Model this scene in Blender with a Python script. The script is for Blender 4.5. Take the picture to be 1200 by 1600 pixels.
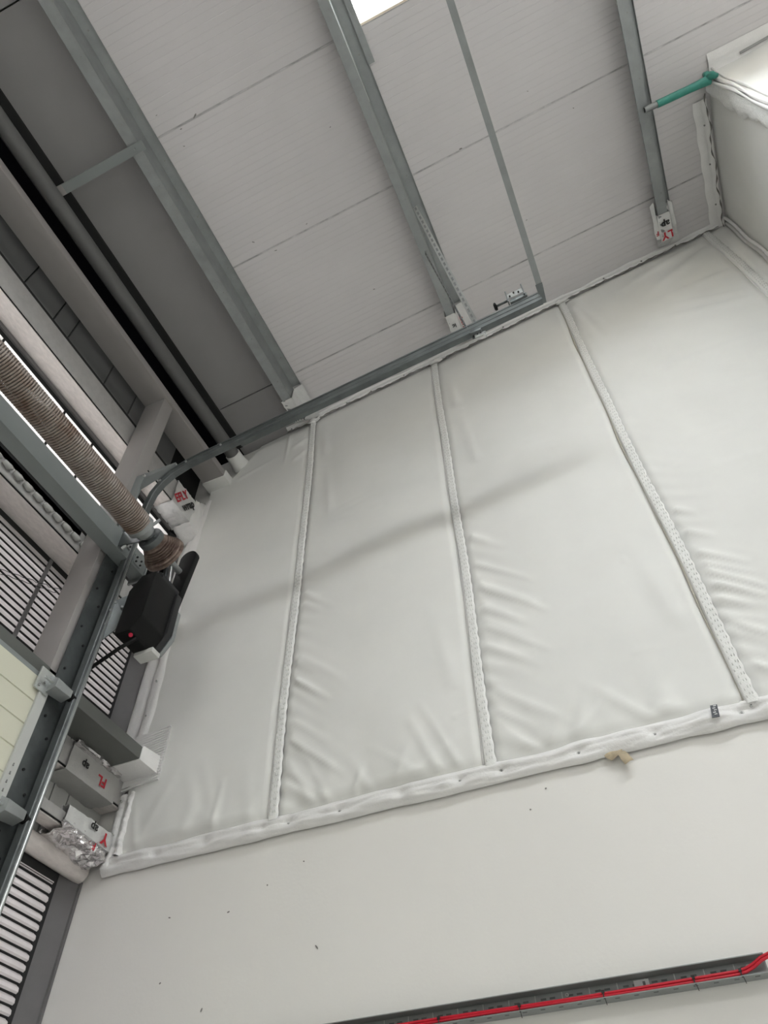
import bpy, math, random
import numpy as np
from mathutils import Matrix, Vector
random.seed(7)
rng = np.random.default_rng(7)
scene = bpy.context.scene
for o in list(bpy.data.objects):
    bpy.data.objects.remove(o)
COL = scene.collection

# ------------------------------------------------------------------ datum
# All coordinates are metres. X runs along the back wall, Y into it, and
# heights are written from eye level; EYE is the eye height above the floor.
EYE = 1.6
WALL_Y = 3.0                     # face of the back wall
RS, RC = 0.1511, 5.849           # roof underside: z = RC + RS * x (above eye level)
def zr(x): return RC + RS * x

# ------------------------------------------------------------------ camera
cam_d = bpy.data.cameras.new('camera')
cam = bpy.data.objects.new('camera', cam_d)
COL.objects.link(cam)
yaw, pitch, roll, F = -0.3979746, 0.88320397, -0.0213385, 1139.08
fwd = Vector((math.sin(yaw) * math.cos(pitch), math.cos(yaw) * math.cos(pitch), math.sin(pitch)))
rgt = Vector((math.cos(yaw), -math.sin(yaw), 0))
upv = rgt.cross(fwd)
r2 = rgt * math.cos(roll) + upv * math.sin(roll)
u2 = -rgt * math.sin(roll) + upv * math.cos(roll)
mw = Matrix((r2, u2, -fwd)).transposed().to_4x4()
mw.translation = Vector((0, 0, EYE))
cam.matrix_world = mw
cam_d.sensor_fit = 'VERTICAL'
cam_d.sensor_height = 36.0
cam_d.lens = F / 1600 * 36.0
cam_d.clip_start = 0.05
scene.camera = cam

# ------------------------------------------------------------------ light
world = bpy.data.worlds.new('overcast_sky')
scene.world = world
world.use_nodes = True
bg = world.node_tree.nodes['Background']
bg.inputs[0].default_value = (0.955, 0.975, 1.0, 1)
bg.inputs[1].default_value = 21.5
scene.view_settings.view_transform = 'Standard'
scene.view_settings.look = 'None'
scene.view_settings.gamma = 1
scene.view_settings.use_curve_mapping = False
scene.view_settings.exposure = 1.12

def lamp(name, loc, size, power, rot, color=(1, 1, 1), portal=False):
    d = bpy.data.lights.new(name, 'AREA')
    d.shape = 'RECTANGLE'
    d.size, d.size_y = size
    d.energy = power
    d.color = color
    if portal:
        d.cycles.is_portal = True
    o = bpy.data.objects.new(name, d)
    o.location = (loc[0], loc[1], loc[2] + EYE)
    o.rotation_euler = rot
    COL.objects.link(o)
    return o
# rooflights, the second unseen and added as fill: (x0, x1, y0, y1)
ROOFLIGHTS = [(-0.335, 4.2, 0.0, 0.5), (-0.3, 8.6, -5.5, -4.95)]
for i, (a, b, c, d_) in enumerate(ROOFLIGHTS):
    lamp('rooflight_portal', ((a + b) / 2, (c + d_) / 2, zr((a + b) / 2) + 0.16), (b - a, d_ - c), 1, (0, -math.atan(RS), 0), portal=True)
# added fill lights without fittings, unseen behind the camera
for x, y, z, pw in ((3.6, -1.8, 5.2, 24), (-0.6, -4.2, 1.8, 26), (7.5, -4.5, 4.6, 50)):
    d = bpy.data.lights.new('fill_light', 'POINT')
    d.energy = pw; d.shadow_soft_size = 0.45; d.color = (1.0, 0.985, 0.96)
    o = bpy.data.objects.new('fill_light', d)
    o.location = (x, y, z + EYE)
    COL.objects.link(o)

# ------------------------------------------------------------------ materials
MATS = {}
def mat(name, col, rough=0.6, metal=0.0, var=0.0, scale=5.0, bump=0.0, bscale=80.0, col2=None, stretch=None, spec=None, trans=0.0):
    m = bpy.data.materials.new(name)
    m.use_nodes = True
    nt = m.node_tree
    b = nt.nodes['Principled BSDF']
    b.inputs['Roughness'].default_value = rough
    b.inputs['Metallic'].default_value = metal
    if spec is not None:
        b.inputs['Specular IOR Level'].default_value = spec
    c = (*col, 1)
    tc = nt.nodes.new('ShaderNodeTexCoord')
    vec = tc.outputs['Object']
    if stretch:
        mp = nt.nodes.new('ShaderNodeMapping')
        mp.inputs['Scale'].default_value = stretch
        nt.links.new(vec, mp.inputs['Vector'])
        vec = mp.outputs['Vector']
    if var > 0 or col2:
        n = nt.nodes.new('ShaderNodeTexNoise')
        n.inputs['Scale'].default_value = scale
        n.inputs['Detail'].default_value = 5
        n.inputs['Roughness'].default_value = 0.6
        nt.links.new(vec, n.inputs['Vector'])
        r = nt.nodes.new('ShaderNodeValToRGB')
        r.color_ramp.elements[0].position = 0.32
        r.color_ramp.elements[1].position = 0.68
        if col2 is None:
            r.color_ramp.elements[0].color = (*[v * (1 - var) for v in col], 1)
            r.color_ramp.elements[1].color = (*[min(1, v * (1 + var)) for v in col], 1)
        else:
            r.color_ramp.elements[0].color = c
            r.color_ramp.elements[1].color = (*col2, 1)
        nt.links.new(n.outputs['Fac'], r.inputs['Fac'])
        nt.links.new(r.outputs['Color'], b.inputs['Base Color'])
    else:
        b.inputs['Base Color'].default_value = c
    if bump > 0:
        n2 = nt.nodes.new('ShaderNodeTexNoise')
        n2.inputs['Scale'].default_value = bscale
        n2.inputs['Detail'].default_value = 4
        nt.links.new(vec, n2.inputs['Vector'])
        bp = nt.nodes.new('ShaderNodeBump')
        bp.inputs['Strength'].default_value = bump
        bp.inputs['Distance'].default_value = 0.01
        nt.links.new(n2.outputs['Fac'], bp.inputs['Height'])
        nt.links.new(bp.outputs['Normal'], b.inputs['Normal'])
    MATS[name] = m
    return m
mat('wall_paint', (0.79, 0.775, 0.74), 0.55, var=0.012, scale=1.5, bump=0.05, bscale=60)
mat('fabric', (0.765, 0.765, 0.735), 0.62, var=0.02, scale=3, bump=0.06, bscale=420)
mat('fabric_seam', (0.80, 0.80, 0.775), 0.6, var=0.03, scale=14, bump=0.25, bscale=160)
mat('fabric_edge', (0.80, 0.79, 0.775), 0.6, var=0.03, scale=10, bump=0.2, bscale=90)
mat('stitch', (0.60, 0.60, 0.57), 0.8)
mat('crease_shade', (0.20, 0.19, 0.175), 0.9)  # dark tone standing in for shade in the cloth creases
mat('seam_edge', (0.52, 0.50, 0.43), 0.8)
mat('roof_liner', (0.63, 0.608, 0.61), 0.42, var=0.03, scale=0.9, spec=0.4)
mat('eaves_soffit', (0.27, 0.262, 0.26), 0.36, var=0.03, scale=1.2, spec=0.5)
mat('joint_dirt', (0.30, 0.29, 0.29), 0.8, col2=(0.62, 0.60, 0.61), scale=9)
mat('galv', (0.29, 0.305, 0.303), 0.45, metal=0.4, var=0.09, scale=9, bump=0.03, bscale=40)
mat('galv_dark', (0.12, 0.132, 0.132), 0.42, metal=0.5, var=0.22, scale=7)
mat('galv_bright', (0.55, 0.57, 0.56), 0.28, metal=0.75, var=0.1, scale=14)
mat('tube_paint', (0.13, 0.13, 0.125), 0.5, var=0.04, scale=2, spec=0.3)
mat('frame_paint', (0.315, 0.298, 0.287), 0.5, var=0.04, scale=2, spec=0.3)
mat('beam_paint', (0.23, 0.25, 0.245), 0.5, var=0.04, scale=4, spec=0.3)
mat('lintel_paint', (0.125, 0.13, 0.12), 0.55, var=0.04, scale=3, spec=0.3)
mat('rail_steel', (0.74, 0.69, 0.66), 0.5, metal=0.1, var=0.10, scale=16, bump=0.03, stretch=(3, 1, 3))  # paler than the inner faces, imitating floor light on rail undersides
mat('rail_shaded', (0.46, 0.45, 0.44), 0.5, metal=0.2, var=0.08, scale=16)  # same rail steel, darkened for shade
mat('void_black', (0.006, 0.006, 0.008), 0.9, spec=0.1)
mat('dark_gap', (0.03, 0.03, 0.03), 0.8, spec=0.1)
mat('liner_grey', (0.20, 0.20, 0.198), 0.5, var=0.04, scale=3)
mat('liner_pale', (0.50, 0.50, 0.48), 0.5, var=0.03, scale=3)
mat('trim_grey', (0.15, 0.145, 0.145), 0.55, var=0.06, scale=8, bump=0.05, bscale=50)
mat('door_panel', (0.62, 0.615, 0.50), 0.5, var=0.01, scale=2, bump=0.04, bscale=220)
mat('door_edge', (0.52, 0.53, 0.51), 0.4, metal=0.2)
mat('spring_rust', (0.33, 0.30, 0.27), 0.5, metal=0.3, col2=(0.15, 0.095, 0.065), scale=6)
mat('drum_rust', (0.085, 0.050, 0.038), 0.5, metal=0.4, col2=(0.26, 0.20, 0.165), scale=18)
mat('black_plastic', (0.005, 0.005, 0.005), 0.5, spec=0.2)
mat('black_grey', (0.022, 0.022, 0.023), 0.5, spec=0.3)
mat('foil', (0.72, 0.70, 0.70), 0.2, metal=0.85, var=0.1, scale=20, bump=0.5, bscale=45)
mat('foil_matt', (0.68, 0.68, 0.67), 0.38, metal=0.25, var=0.06, scale=12, bump=0.25, bscale=50)
mat('wrap_shaded', (0.44, 0.435, 0.42), 0.45, metal=0.1, var=0.06, scale=12, bump=0.2, bscale=50)  # matt foil darkened for the shade under the lintel
mat('print_red', (0.50, 0.02, 0.035), 0.5)
mat('print_black', (0.02, 0.02, 0.02), 0.5)
mat('cable_red', (0.55, 0.012, 0.03), 0.35)
mat('tie_black', (0.02, 0.02, 0.02), 0.5)
mat('tray_steel', (0.30, 0.32, 0.315), 0.42, metal=0.45, var=0.06, scale=12)
mat('slot_dark', (0.12, 0.13, 0.13), 0.6)
mat('clear_film', (0.75, 0.77, 0.77), 0.15, var=0.05)
mat('tape_green', (0.045, 0.27, 0.215), 0.4, var=0.12, scale=18, bump=0.2, bscale=50)
mat('wool', (0.80, 0.80, 0.78), 0.95, var=0.05, scale=30, bump=0.8, bscale=120)
mat('scrap_tan', (0.46, 0.38, 0.26), 0.7, var=0.2, scale=30)
mat('tag_dark', (0.05, 0.055, 0.065), 0.5)
mat('tag_print', (0.6, 0.6, 0.6), 0.5)
mat('screw', (0.28, 0.28, 0.27), 0.4, metal=0.7)
mat('washer', (0.62, 0.62, 0.60), 0.45, metal=0.3)
mat('scuff', (0.22, 0.21, 0.20), 0.8)
mat('red_light', (0.55, 0.02, 0.06), 0.4)
mat('reveal', (0.80, 0.72, 0.60), 0.5)
mat('concrete', (0.70, 0.69, 0.66), 0.5, var=0.06, scale=0.8)
mat('hall_wall', (0.74, 0.73, 0.71), 0.6)
mat('white_guard', (0.80, 0.78, 0.76), 0.5)
def sheet_mat(name, col, tcol):
    m = mat(name, col, 0.4, var=0.04, scale=20)
    nt = m.node_tree
    tl = nt.nodes.new('ShaderNodeBsdfTranslucent'); tl.inputs[0].default_value = (*tcol, 1)
    ad = nt.nodes.new('ShaderNodeAddShader')
    nt.links.new(nt.nodes['Principled BSDF'].outputs[0], ad.inputs[0]); nt.links.new(tl.outputs[0], ad.inputs[1])
    nt.links.new(ad.outputs[0], nt.nodes['Material Output'].inputs['Surface'])
sheet_mat('slat', (0.62, 0.585, 0.58), (0.0135, 0.0123, 0.0122))
sheet_mat('wall_light', (0.70, 0.68, 0.66), (0.036, 0.034, 0.033))
m = mat('rooflight_sheet', (0.9, 0.92, 0.92), 0.3)
nt = m.node_tree
tr = nt.nodes.new('ShaderNodeBsdfTransparent'); tr.inputs[0].default_value = (0.86, 0.88, 0.88, 1)
tl = nt.nodes.new('ShaderNodeBsdfTranslucent'); tl.inputs[0].default_value = (0.9, 0.92, 0.92, 1)
mx = nt.nodes.new('ShaderNodeMixShader'); mx.inputs[0].default_value = 0.12
nt.links.new(tr.outputs[0], mx.inputs[1]); nt.links.new(tl.outputs[0], mx.inputs[2])
nt.links.new(mx.outputs[0], nt.nodes['Material Output'].inputs['Surface'])

# ------------------------------------------------------------------ mesh helpers
class MB:
    def __init__(s): s.v, s.f = [], []
    def add(s, vs, fs):
        n = len(s.v); s.v += [tuple(map(float, p)) for p in vs]; s.f += [tuple(i + n for i in q) for q in fs]; return s
    def box(s, x0, x1, y0, y1, z0, z1):
        vs = [(x, y, z) for x in (x0, x1) for y in (y0, y1) for z in (z0, z1)]
        return s.add(vs, [(0, 1, 3, 2), (4, 6, 7, 5), (0, 4, 5, 1), (2, 3, 7, 6), (0, 2, 6, 4), (1, 5, 7, 3)])
    def hexa(s, a, b):           # two quads (lists of 4 points), joined
        return s.add(list(a) + list(b), [(3, 2, 1, 0), (4, 5, 6, 7), (0, 1, 5, 4), (1, 2, 6, 5), (2, 3, 7, 6), (3, 0, 4, 7)])
    def prism_y(s, prof, y0, y1):    # closed XZ profile extruded along Y
        n = len(prof)
        vs = [(x, y0, z) for x, z in prof] + [(x, y1, z) for x, z in prof]
        return s.add(vs, [tuple(range(n)), tuple(range(2 * n - 1, n - 1, -1))] + [(i, i + n, (i + 1) % n + n, (i + 1) % n) for i in range(n)])
    def prism_z(s, prof, z0, z1):
        n = len(prof)
        vs = [(x, y, z0) for x, y in prof] + [(x, y, z1) for x, y in prof]
        return s.add(vs, [tuple(range(n)), tuple(range(2 * n - 1, n - 1, -1))] + [(i, i + n, (i + 1) % n + n, (i + 1) % n) for i in range(n)])
    def prism_x(s, prof, x0, x1):    # YZ profile along X
        n = len(prof)
        vs = [(x0, y, z) for y, z in prof] + [(x1, y, z) for y, z in prof]
        return s.add(vs, [tuple(range(n)), tuple(range(2 * n - 1, n - 1, -1))] + [(i, i + n, (i + 1) % n + n, (i + 1) % n) for i in range(n)])
    def tube(s, pts, r, seg=10, cap=True, flat=None):
        pts = [Vector(p) for p in pts]; n = len(pts)
        rs = r if hasattr(r, '__len__') else [r] * n
        rings = []; ref = None
        for i, p in enumerate(pts):
            t = (pts[min(i + 1, n - 1)] - pts[max(i - 1, 0)]).normalized()
            if ref is None:
                ref = Vector((0, 0, 1)) if abs(t.z) < 0.9 else Vector((1, 0, 0))
            a = (ref - t * ref.dot(t)).normalized(); b = t.cross(a); ref = a
            rings.append([p + (a * math.cos(2 * math.pi * k / seg) + b * math.sin(2 * math.pi * k / seg)) * rs[i] for k in range(seg)])
        vs = [v for rg in rings for v in rg]; fs = []
        for i in range(n - 1):
            for k in range(seg):
                fs.append((i * seg + k, i * seg + (k + 1) % seg, (i + 1) * seg + (k + 1) % seg, (i + 1) * seg + k))
        if cap:
            fs.append(tuple(range(seg - 1, -1, -1))); fs.append(tuple((n - 1) * seg + k for k in range(seg)))
        return s.add(vs, fs)
    def lathe_y(s, cx, cz, prof, seg=28):   # profile [(y, r)]
        n = len(prof); vs = []
        for y, r in prof:
            for k in range(seg):
                a = 2 * math.pi * k / seg
                vs.append((cx + r * math.cos(a), y, cz + r * math.sin(a)))
        fs = []
        for i in range(n - 1):
            for k in range(seg):
                fs.append((i * seg + k, (i + 1) * seg + k, (i + 1) * seg + (k + 1) % seg, i * seg + (k + 1) % seg))
        fs.append(tuple(range(seg))); fs.append(tuple(range(n * seg - 1, (n - 1) * seg - 1, -1)))
        return s.add(vs, fs)
    def sweep(s, path, prof, side, closed=True):
        """path: points in a plane; side: constant unit vector normal to that plane;
        prof: [(along side, along in-plane normal)]"""
        path = [Vector(p) for p in path]; side = Vector(side); n = len(path); m_ = len(prof); vs = []
        for i, p in enumerate(path):
            t = (path[min(i + 1, n - 1)] - path[max(i - 1, 0)]).normalized()
            nr = side.cross(t).normalized()
            vs += [p + side * a + nr * b for a, b in prof]
        fs = []
        for i in range(n - 1):
            for k in range(m_ if closed else m_ - 1):
                fs.append((i * m_ + k, i * m_ + (k + 1) % m_, (i + 1) * m_ + (k + 1) % m_, (i + 1) * m_ + k))
        if closed:
            fs.append(tuple(range(m_ - 1, -1, -1))); fs.append(tuple((n - 1) * m_ + k for k in range(m_)))
        return s.add(vs, fs)
    def grid(s, P, thick=None):     # P: (n, m, 3) array
        n, m_ = P.shape[:2]
        fs = [(i * m_ + j, (i + 1) * m_ + j, (i + 1) * m_ + j + 1, i * m_ + j + 1) for i in range(n - 1) for j in range(m_ - 1)]
        return s.add(P.reshape(-1, 3), fs)

import bmesh
def build(name, mb, m, parent=None, smooth=False, bevel=0.0, base=None, autosmooth=None):
    me = bpy.data.meshes.new(name)
    if parent is not None:
        b = parent['_b']
    elif base is not None:
        b = base
    else:
        b = (0, 0, 0)
    b = tuple(b)
    me.from_pydata([(x - b[0], y - b[1], z - b[2]) for x, y, z in mb.v], [], mb.f)
    me.materials.append(MATS[m] if isinstance(m, str) else m)
    bm = bmesh.new(); bm.from_mesh(me)
    bmesh.ops.recalc_face_normals(bm, faces=bm.faces)
    if bevel:
        es = [e for e in bm.edges if len(e.link_faces) == 2 and e.calc_face_angle(0) > 0.6]
        bmesh.ops.bevel(bm, geom=es, offset=bevel, segments=2, profile=0.6, affect='EDGES', clamp_overlap=True)
    if smooth or bevel:
        for f in bm.faces: f.smooth = True
        if bevel or autosmooth:
            for e in bm.edges:
                if len(e.link_faces) == 2 and e.calc_face_angle(0) > (autosmooth or 0.7): e.smooth = False
    bm.to_mesh(me); bm.free()
    o = bpy.data.objects.new(name, me)
    COL.objects.link(o)
    if parent is not None:
        o.parent = parent
        pb = parent['_o']
        o.location = (0, 0, 0)
        o['_b'] = parent['_b']; o['_o'] = pb
    else:
        o.location = (b[0], b[1], b[2] + EYE)
        o['_b'] = b; o['_o'] = 1
    return o
def thing(name, base, label=None, cat=None, group=None, kind=None):
    o = bpy.data.objects.new(name, None)
    o.empty_display_size = 0.1
    COL.objects.link(o)
    o.location = (base[0], base[1], base[2] + EYE)
    o['_b'] = base; o['_o'] = 1
    return tag(o, label, cat, group, kind)
def tag(o, label=None, cat=None, group=None, kind=None):
    if label: o['label'] = label
    if cat: o['category'] = cat
    if group: o['group'] = group
    if kind: o['kind'] = kind
    return o
def lab(o, s): o['label'] = s; return o
def share(src, name, parent, off):   # a further part using the same mesh, shifted
    o = bpy.data.objects.new(name, src.data)
    COL.objects.link(o)
    o.parent = parent
    o.location = off
    return o

def vnoise(x, y, seed=0):
    """smooth 2-D value noise on numpy arrays, about -1..1"""
    g = np.random.default_rng(seed).uniform(-1, 1, (64, 64))
    xi = np.floor(x).astype(int); yi = np.floor(y).astype(int)
    fx = x - xi; fy = y - yi
    fx = fx * fx * (3 - 2 * fx); fy = fy * fy * (3 - 2 * fy)
    a = g[xi % 64, yi % 64]; b = g[(xi + 1) % 64, yi % 64]; c = g[xi % 64, (yi + 1) % 64]; d = g[(xi + 1) % 64, (yi + 1) % 64]
    return (a * (1 - fx) + b * fx) * (1 - fy) + (c * (1 - fx) + d * fx) * fy

def text_mesh(body, size, name, m, parent, origin, ux, uy, ext=0.0004):
    """lettering lying in the plane spanned by ux (reading direction) and uy (letter up)"""
    cu = bpy.data.curves.new(name, 'FONT')
    cu.body = body; cu.size = size; cu.extrude = ext; cu.resolution_u = 2
    cu.align_x = 'CENTER'; cu.align_y = 'CENTER'; cu.offset = 0.0015 * size / 0.05
    tmp = bpy.data.objects.new('tmp', cu); COL.objects.link(tmp)
    dg = bpy.context.evaluated_depsgraph_get()
    me = bpy.data.meshes.new_from_object(tmp.evaluated_get(dg))
    bpy.data.objects.remove(tmp); bpy.data.curves.remove(cu)
    ux = Vector(ux).normalized(); uy = Vector(uy).normalized(); n = ux.cross(uy)
    b = Vector(parent['_b'])
    M = Matrix((ux, uy, n)).transposed().to_4x4(); M.translation = Vector(origin) - b
    me.transform(M)
    me.materials.clear(); me.materials.append(MATS[m])
    o = bpy.data.objects.new(name, me); COL.objects.link(o); o.parent = parent
    return o

# ------------------------------------------------------------------ the setting
FL = -EYE
tag(build('floor', MB().box(-3.3, 10.2, -10.2, 3.2, FL - 0.1, FL), 'concrete'), kind='structure')
wb = tag(build('wall_back', MB().box(-3.3, 3.2, WALL_Y, WALL_Y + 0.15, FL, 6.6), 'wall_paint'), kind='structure')
tag(build('wall_back_far', MB().box(3.2, 10.2, WALL_Y, WALL_Y + 0.15, FL, 7.6), 'hall_wall'), kind='structure')
tag(build('wall_front', MB().box(-3.3, 10.2, -10.2, -10.0, FL, 7.6), 'hall_wall'), kind='structure')
tag(build('wall_right', MB().box(10.0, 10.2, -10.0, 3.0, FL, 7.6), 'hall_wall'), kind='structure')
for x, z, s, a in [(-1.706, 1.606, .008, 0), (-1.892, 1.533, .007, 0), (-.522, 1.686, .009, .4), (-.605, 1.608, .008, 0),
                   (-1.614, 1.225, .022, -.9), (-2.088, 1.448, .014, .3), (-2.421, 1.48, .012, -.2), (-2.154, 1.065, .016, 1.2), (-2.40, 1.20, .010, .6)]:
    mb = MB(); w = s; h = min(s, .006)
    pts = [(x + (math.cos(t) * w * math.cos(a) - math.sin(t) * h * math.sin(a)) * .5, z + (math.cos(t) * w * math.sin(a) + math.sin(t) * h * math.cos(a)) * .5) for t in np.linspace(0, 2 * math.pi, 9)[:-1]]
    n = len(pts)
    mb.add([(p[0], WALL_Y - .0025, p[1]) for p in pts] + [(p[0], WALL_Y + .001, p[1]) for p in pts],
           [tuple(range(n))] + [(i, i + n, (i + 1) % n + n, (i + 1) % n) for i in range(n)])
    build('wall_scuff', mb, 'scuff', wb)

# roof: insulated panels one metre wide, each with fine liner grooves running up the slope
ceil = thing('ceiling', (0, 0, RC), kind='structure')
XE = 10.2
def roof_panel(name, x0, x1, y0, y1, grooves=True, pitch=0.047, m='roof_liner'):
    prof = [(y0 + .004, .004), (y0 + .007, 0)]
    if grooves:
        y = y0 + pitch
        while y < y1 - pitch * .5:
            prof += [(y - .004, 0), (y - .0015, .0011), (y + .0015, .0011), (y + .004, 0)]
            y += pitch
    prof += [(y1 - .007, 0), (y1 - .004, .004), (y1 - .004, .12), (y0 + .004, .12)]
    n = len(prof)
    vs = [(x0, y, zr(x0) + d) for y, d in prof] + [(x1, y, zr(x1) + d) for y, d in prof]
    mb = MB().add(vs, [tuple(range(n)), tuple(range(2 * n - 1, n - 1, -1))] + [(i, i + n, (i + 1) % n + n, (i + 1) % n) for i in range(n)])
    return build(name, mb, m, ceil)
XL = -1.90
RL = ROOFLIGHTS[0]
roof_panel('roof_panel', XL, XE, 2.5, 3.1)
roof_panel('roof_panel', XL, XE, 1.5, 2.5)
roof_panel('roof_panel', XL, XE, 0.5, 1.5)
roof_panel('roof_panel', XL, RL[0], -0.5, 0.5)
roof_panel('roof_panel', RL[0], XE, -0.5, 0.0)
roof_panel('roof_panel', RL[1], XE, 0.0, 0.5, False)
roof_panel('roof_panel', XL, XE, -1.5, -0.5)
roof_panel('roof_panel', XL, XE, -4.95, -1.5, False)
roof_panel('roof_panel', XL, ROOFLIGHTS[1][0], -5.5, -4.95, False)
roof_panel('roof_panel', ROOFLIGHTS[1][1], XE, -5.5, -4.95, False)
roof_panel('roof_panel', XL, XE, -10.2, -5.5, False)
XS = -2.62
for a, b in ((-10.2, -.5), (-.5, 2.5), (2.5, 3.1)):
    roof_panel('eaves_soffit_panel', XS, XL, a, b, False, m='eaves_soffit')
# grimy joint sealant between the panels
for yj in (0.5, 1.5, 2.5):
    mb = MB().hexa([(XL, yj - .0045, zr(XL) + .001), (XL, yj + .0045, zr(XL) + .001), (XL, yj + .0045, zr(XL) + .01), (XL, yj - .0045, zr(XL) + .01)],
                   [(6, yj - .0045, zr(6) + .001), (6, yj + .0045, zr(6) + .001), (6, yj + .0045, zr(6) + .01), (6, yj - .0045, zr(6) + .01)])
    build('panel_joint', mb, 'joint_dirt', ceil)
for yj in (-5.5, -4.95, -1.5, -.5, 0, .5, 1.5, 2.5):
    build('joint_cover', MB().hexa([(XS, yj - .02, zr(XS) + .121), (XS, yj + .02, zr(XS) + .121), (XS, yj + .02, zr(XS) + .135), (XS, yj - .02, zr(XS) + .135)],
                                   [(XE, yj - .02, zr(XE) + .121), (XE, yj + .02, zr(XE) + .121), (XE, yj + .02, zr(XE) + .135), (XE, yj - .02, zr(XE) + .135)]), 'dark_gap', ceil)
# dirt smudges on the liner
for x, y, s in [(-1.78, .38, .02), (-1.93, .30, .012), (-1.62, 1.40, .03), (-1.50, 1.53, .03), (.05, 1.49, .035), (.9, 1.60, .02), (.62, 1.35, .015), (-1.2, 1.46, .02),
                (1.9, 1.30, .02), (2.05, 1.22, .012), (-.75, .95, .02), (-1.72, .62, .018), (-1.68, .52, .03), (-1.55, .49, .05), (.35, 2.2, .02), (-.95, 2.15, .025)]:
    a = random.uniform(-.5, .5); n = 9; pts = []
    for k in range(n):
        t = 2 * math.pi * k / n; rr = s * .5 * random.uniform(.5, 1)
        dx, dy = math.cos(t) * rr, math.sin(t) * rr * .35
        pts.append((x + dx * math.cos(a) - dy * math.sin(a), y + dx * math.sin(a) + dy * math.cos(a)))
    mb = MB().add([(p[0], p[1], zr(p[0]) - .0015) for p in pts] + [(p[0], p[1], zr(p[0]) + .001) for p in pts],
                  [tuple(range(n))] + [(i, i + n, (i + 1) % n + n, (i + 1) % n) for i in range(n)])
    build('dirt_smudge', mb, 'scuff', ceil)
# black sheets standing in for the unlit eaves void between roof edge and wall head
build('eaves_void_shade', MB().hexa([(-3.3, -6, 5.40), (-3.3, 3.1, 5.40), (-3.3, 3.1, 5.5), (-3.3, -6, 5.5)], [(XS, -6, zr(XS) + .01), (XS, 3.1, zr(XS) + .01), (XS, 3.1, zr(XS) + .1), (XS, -6, zr(XS) + .1)]), 'void_black', ceil)
build('eaves_void_shade', MB().box(-3.3, XS, -10.2, -6, 5.35, 5.5), 'void_black', ceil)

# rooflight over the hall: pressed GRP sheet in a pale reveal
for i, (a, b, c, d_) in enumerate(ROOFLIGHTS):
    rl = thing('window_%d' % (i + 1), ((a + b) / 2, (c + d_) / 2, zr((a + b) / 2)), kind='structure')
    n = 41; ys = np.linspace(c + .005, d_ - .005, n)
    P = np.array([[(x, y, zr(x) + .125 + (.012 if (k // 2) % 4 == 0 else 0)) for k, y in enumerate(ys)] for x in (a, b)])
    build('rooflight_sheet', MB().grid(P), 'rooflight_sheet', rl)
    for (x0, x1, y0, y1) in ((a, a + .012, c, d_), (b - .012, b, c, d_), (a + .012, b - .012, c, c + .012), (a + .012, b - .012, d_ - .012, d_)):
        build('reveal', MB().hexa([(x0, y0, zr(x0) - .002), (x0, y1, zr(x0) - .002), (x0, y1, zr(x0) + .124), (x0, y0, zr(x0) + .124)],
                                  [(x1, y0, zr(x1) - .002), (x1, y1, zr(x1) - .002), (x1, y1, zr(x1) + .124), (x1, y0, zr(x1) + .124)]), 'reveal', rl)
    build('splayed_reveal', MB().hexa([(a + .012, d_ - .014, zr(a) - .001), (a + .012, d_ - .012, zr(a) - .001), (a + .012, d_ - .085, zr(a) + .122), (a + .012, d_ - .090, zr(a) + .122)],
                                      [(b - .012, d_ - .014, zr(b) - .001), (b - .012, d_ - .012, zr(b) - .001), (b - .012, d_ - .085, zr(b) + .122), (b - .012, d_ - .090, zr(b) + .122)]), 'reveal', rl)
    for yb in (c + .20, c + .30, c + .34):
        build('glazing_bar', MB().hexa([(a, yb, zr(a) + .14), (a, yb + .01, zr(a) + .14), (a, yb + .01, zr(a) + .15), (a, yb, zr(a) + .15)],
                                       [(b, yb, zr(b) + .14), (b, yb + .01, zr(b) + .14), (b, yb + .01, zr(b) + .15), (b, yb, zr(b) + .15)]), 'galv', rl)

# left wall: dark outer skin, horizontal slats, liner boards, corner trim
wl = thing('wall_left', (-3.1, 0, FL), kind='structure')
# cladding with openings behind the translucent strips
for z0, z1 in ((FL, .50), (1.74, 2.40), (3.27, 4.0), (4.425, 5.5)):
    build('outer_skin', MB().box(-3.3, -3.16, -10.2, 3.1, z0, z1), 'dark_gap', wl)
for z0, z1, ya in ((.50, 1.74, 1.2), (2.40, 3.27, -1.0), (4.0, 4.425, -1.0)):
    build('outer_skin', MB().box(-3.3, -3.16, -10.2, ya, z0, z1), 'dark_gap', wl)
    build('outer_skin', MB().box(-3.3, -3.16, 2.845, 3.1, z0, z1), 'dark_gap', wl)
# frames closing the edges of those openings
for z0, z1, ya in ((.532, 1.737, 1.2), (2.402, 3.275, -1.0), (4.0, 4.425, -1.0)):
    build('opening_frame', MB().box(-3.18, -3.085, ya - .03, 2.86, z0 - .045, z0), 'dark_gap', wl)
    build('opening_frame', MB().box(-3.18, -3.076, ya - .03, 2.86, z1, z1 + .045), 'dark_gap', wl)
    build('opening_frame', MB().box(-3.18, -3.065, ya - .06, ya + .005, z0 - .045, z1 + .045), 'dark_gap', wl)
    build('opening_frame', MB().box(-3.18, -3.082, 2.836, 2.87, z0 - .045, z1 + .045), 'dark_gap', wl)
for ya, yb_ in ((-1.0, .985), (1.0, 1.585), (1.60, 1.885), (1.90, 2.845)):
    build('wall_light_sheet', MB().grid(np.array([[(-3.078, y, z) for y in (ya, yb_)] for z in (4.0, 4.425)])), 'wall_light', wl)
for y in (.985, 1.585, 1.885):
    build('wall_light_bar', MB().box(-3.09, -3.07, y, y + .015, 4.0, 4.425), 'dark_gap', wl)
slat_line = [(-3.112, .030), (-3.090, .026), (-3.074, .012), (-3.071, -.004), (-3.080, -.012)]
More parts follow.
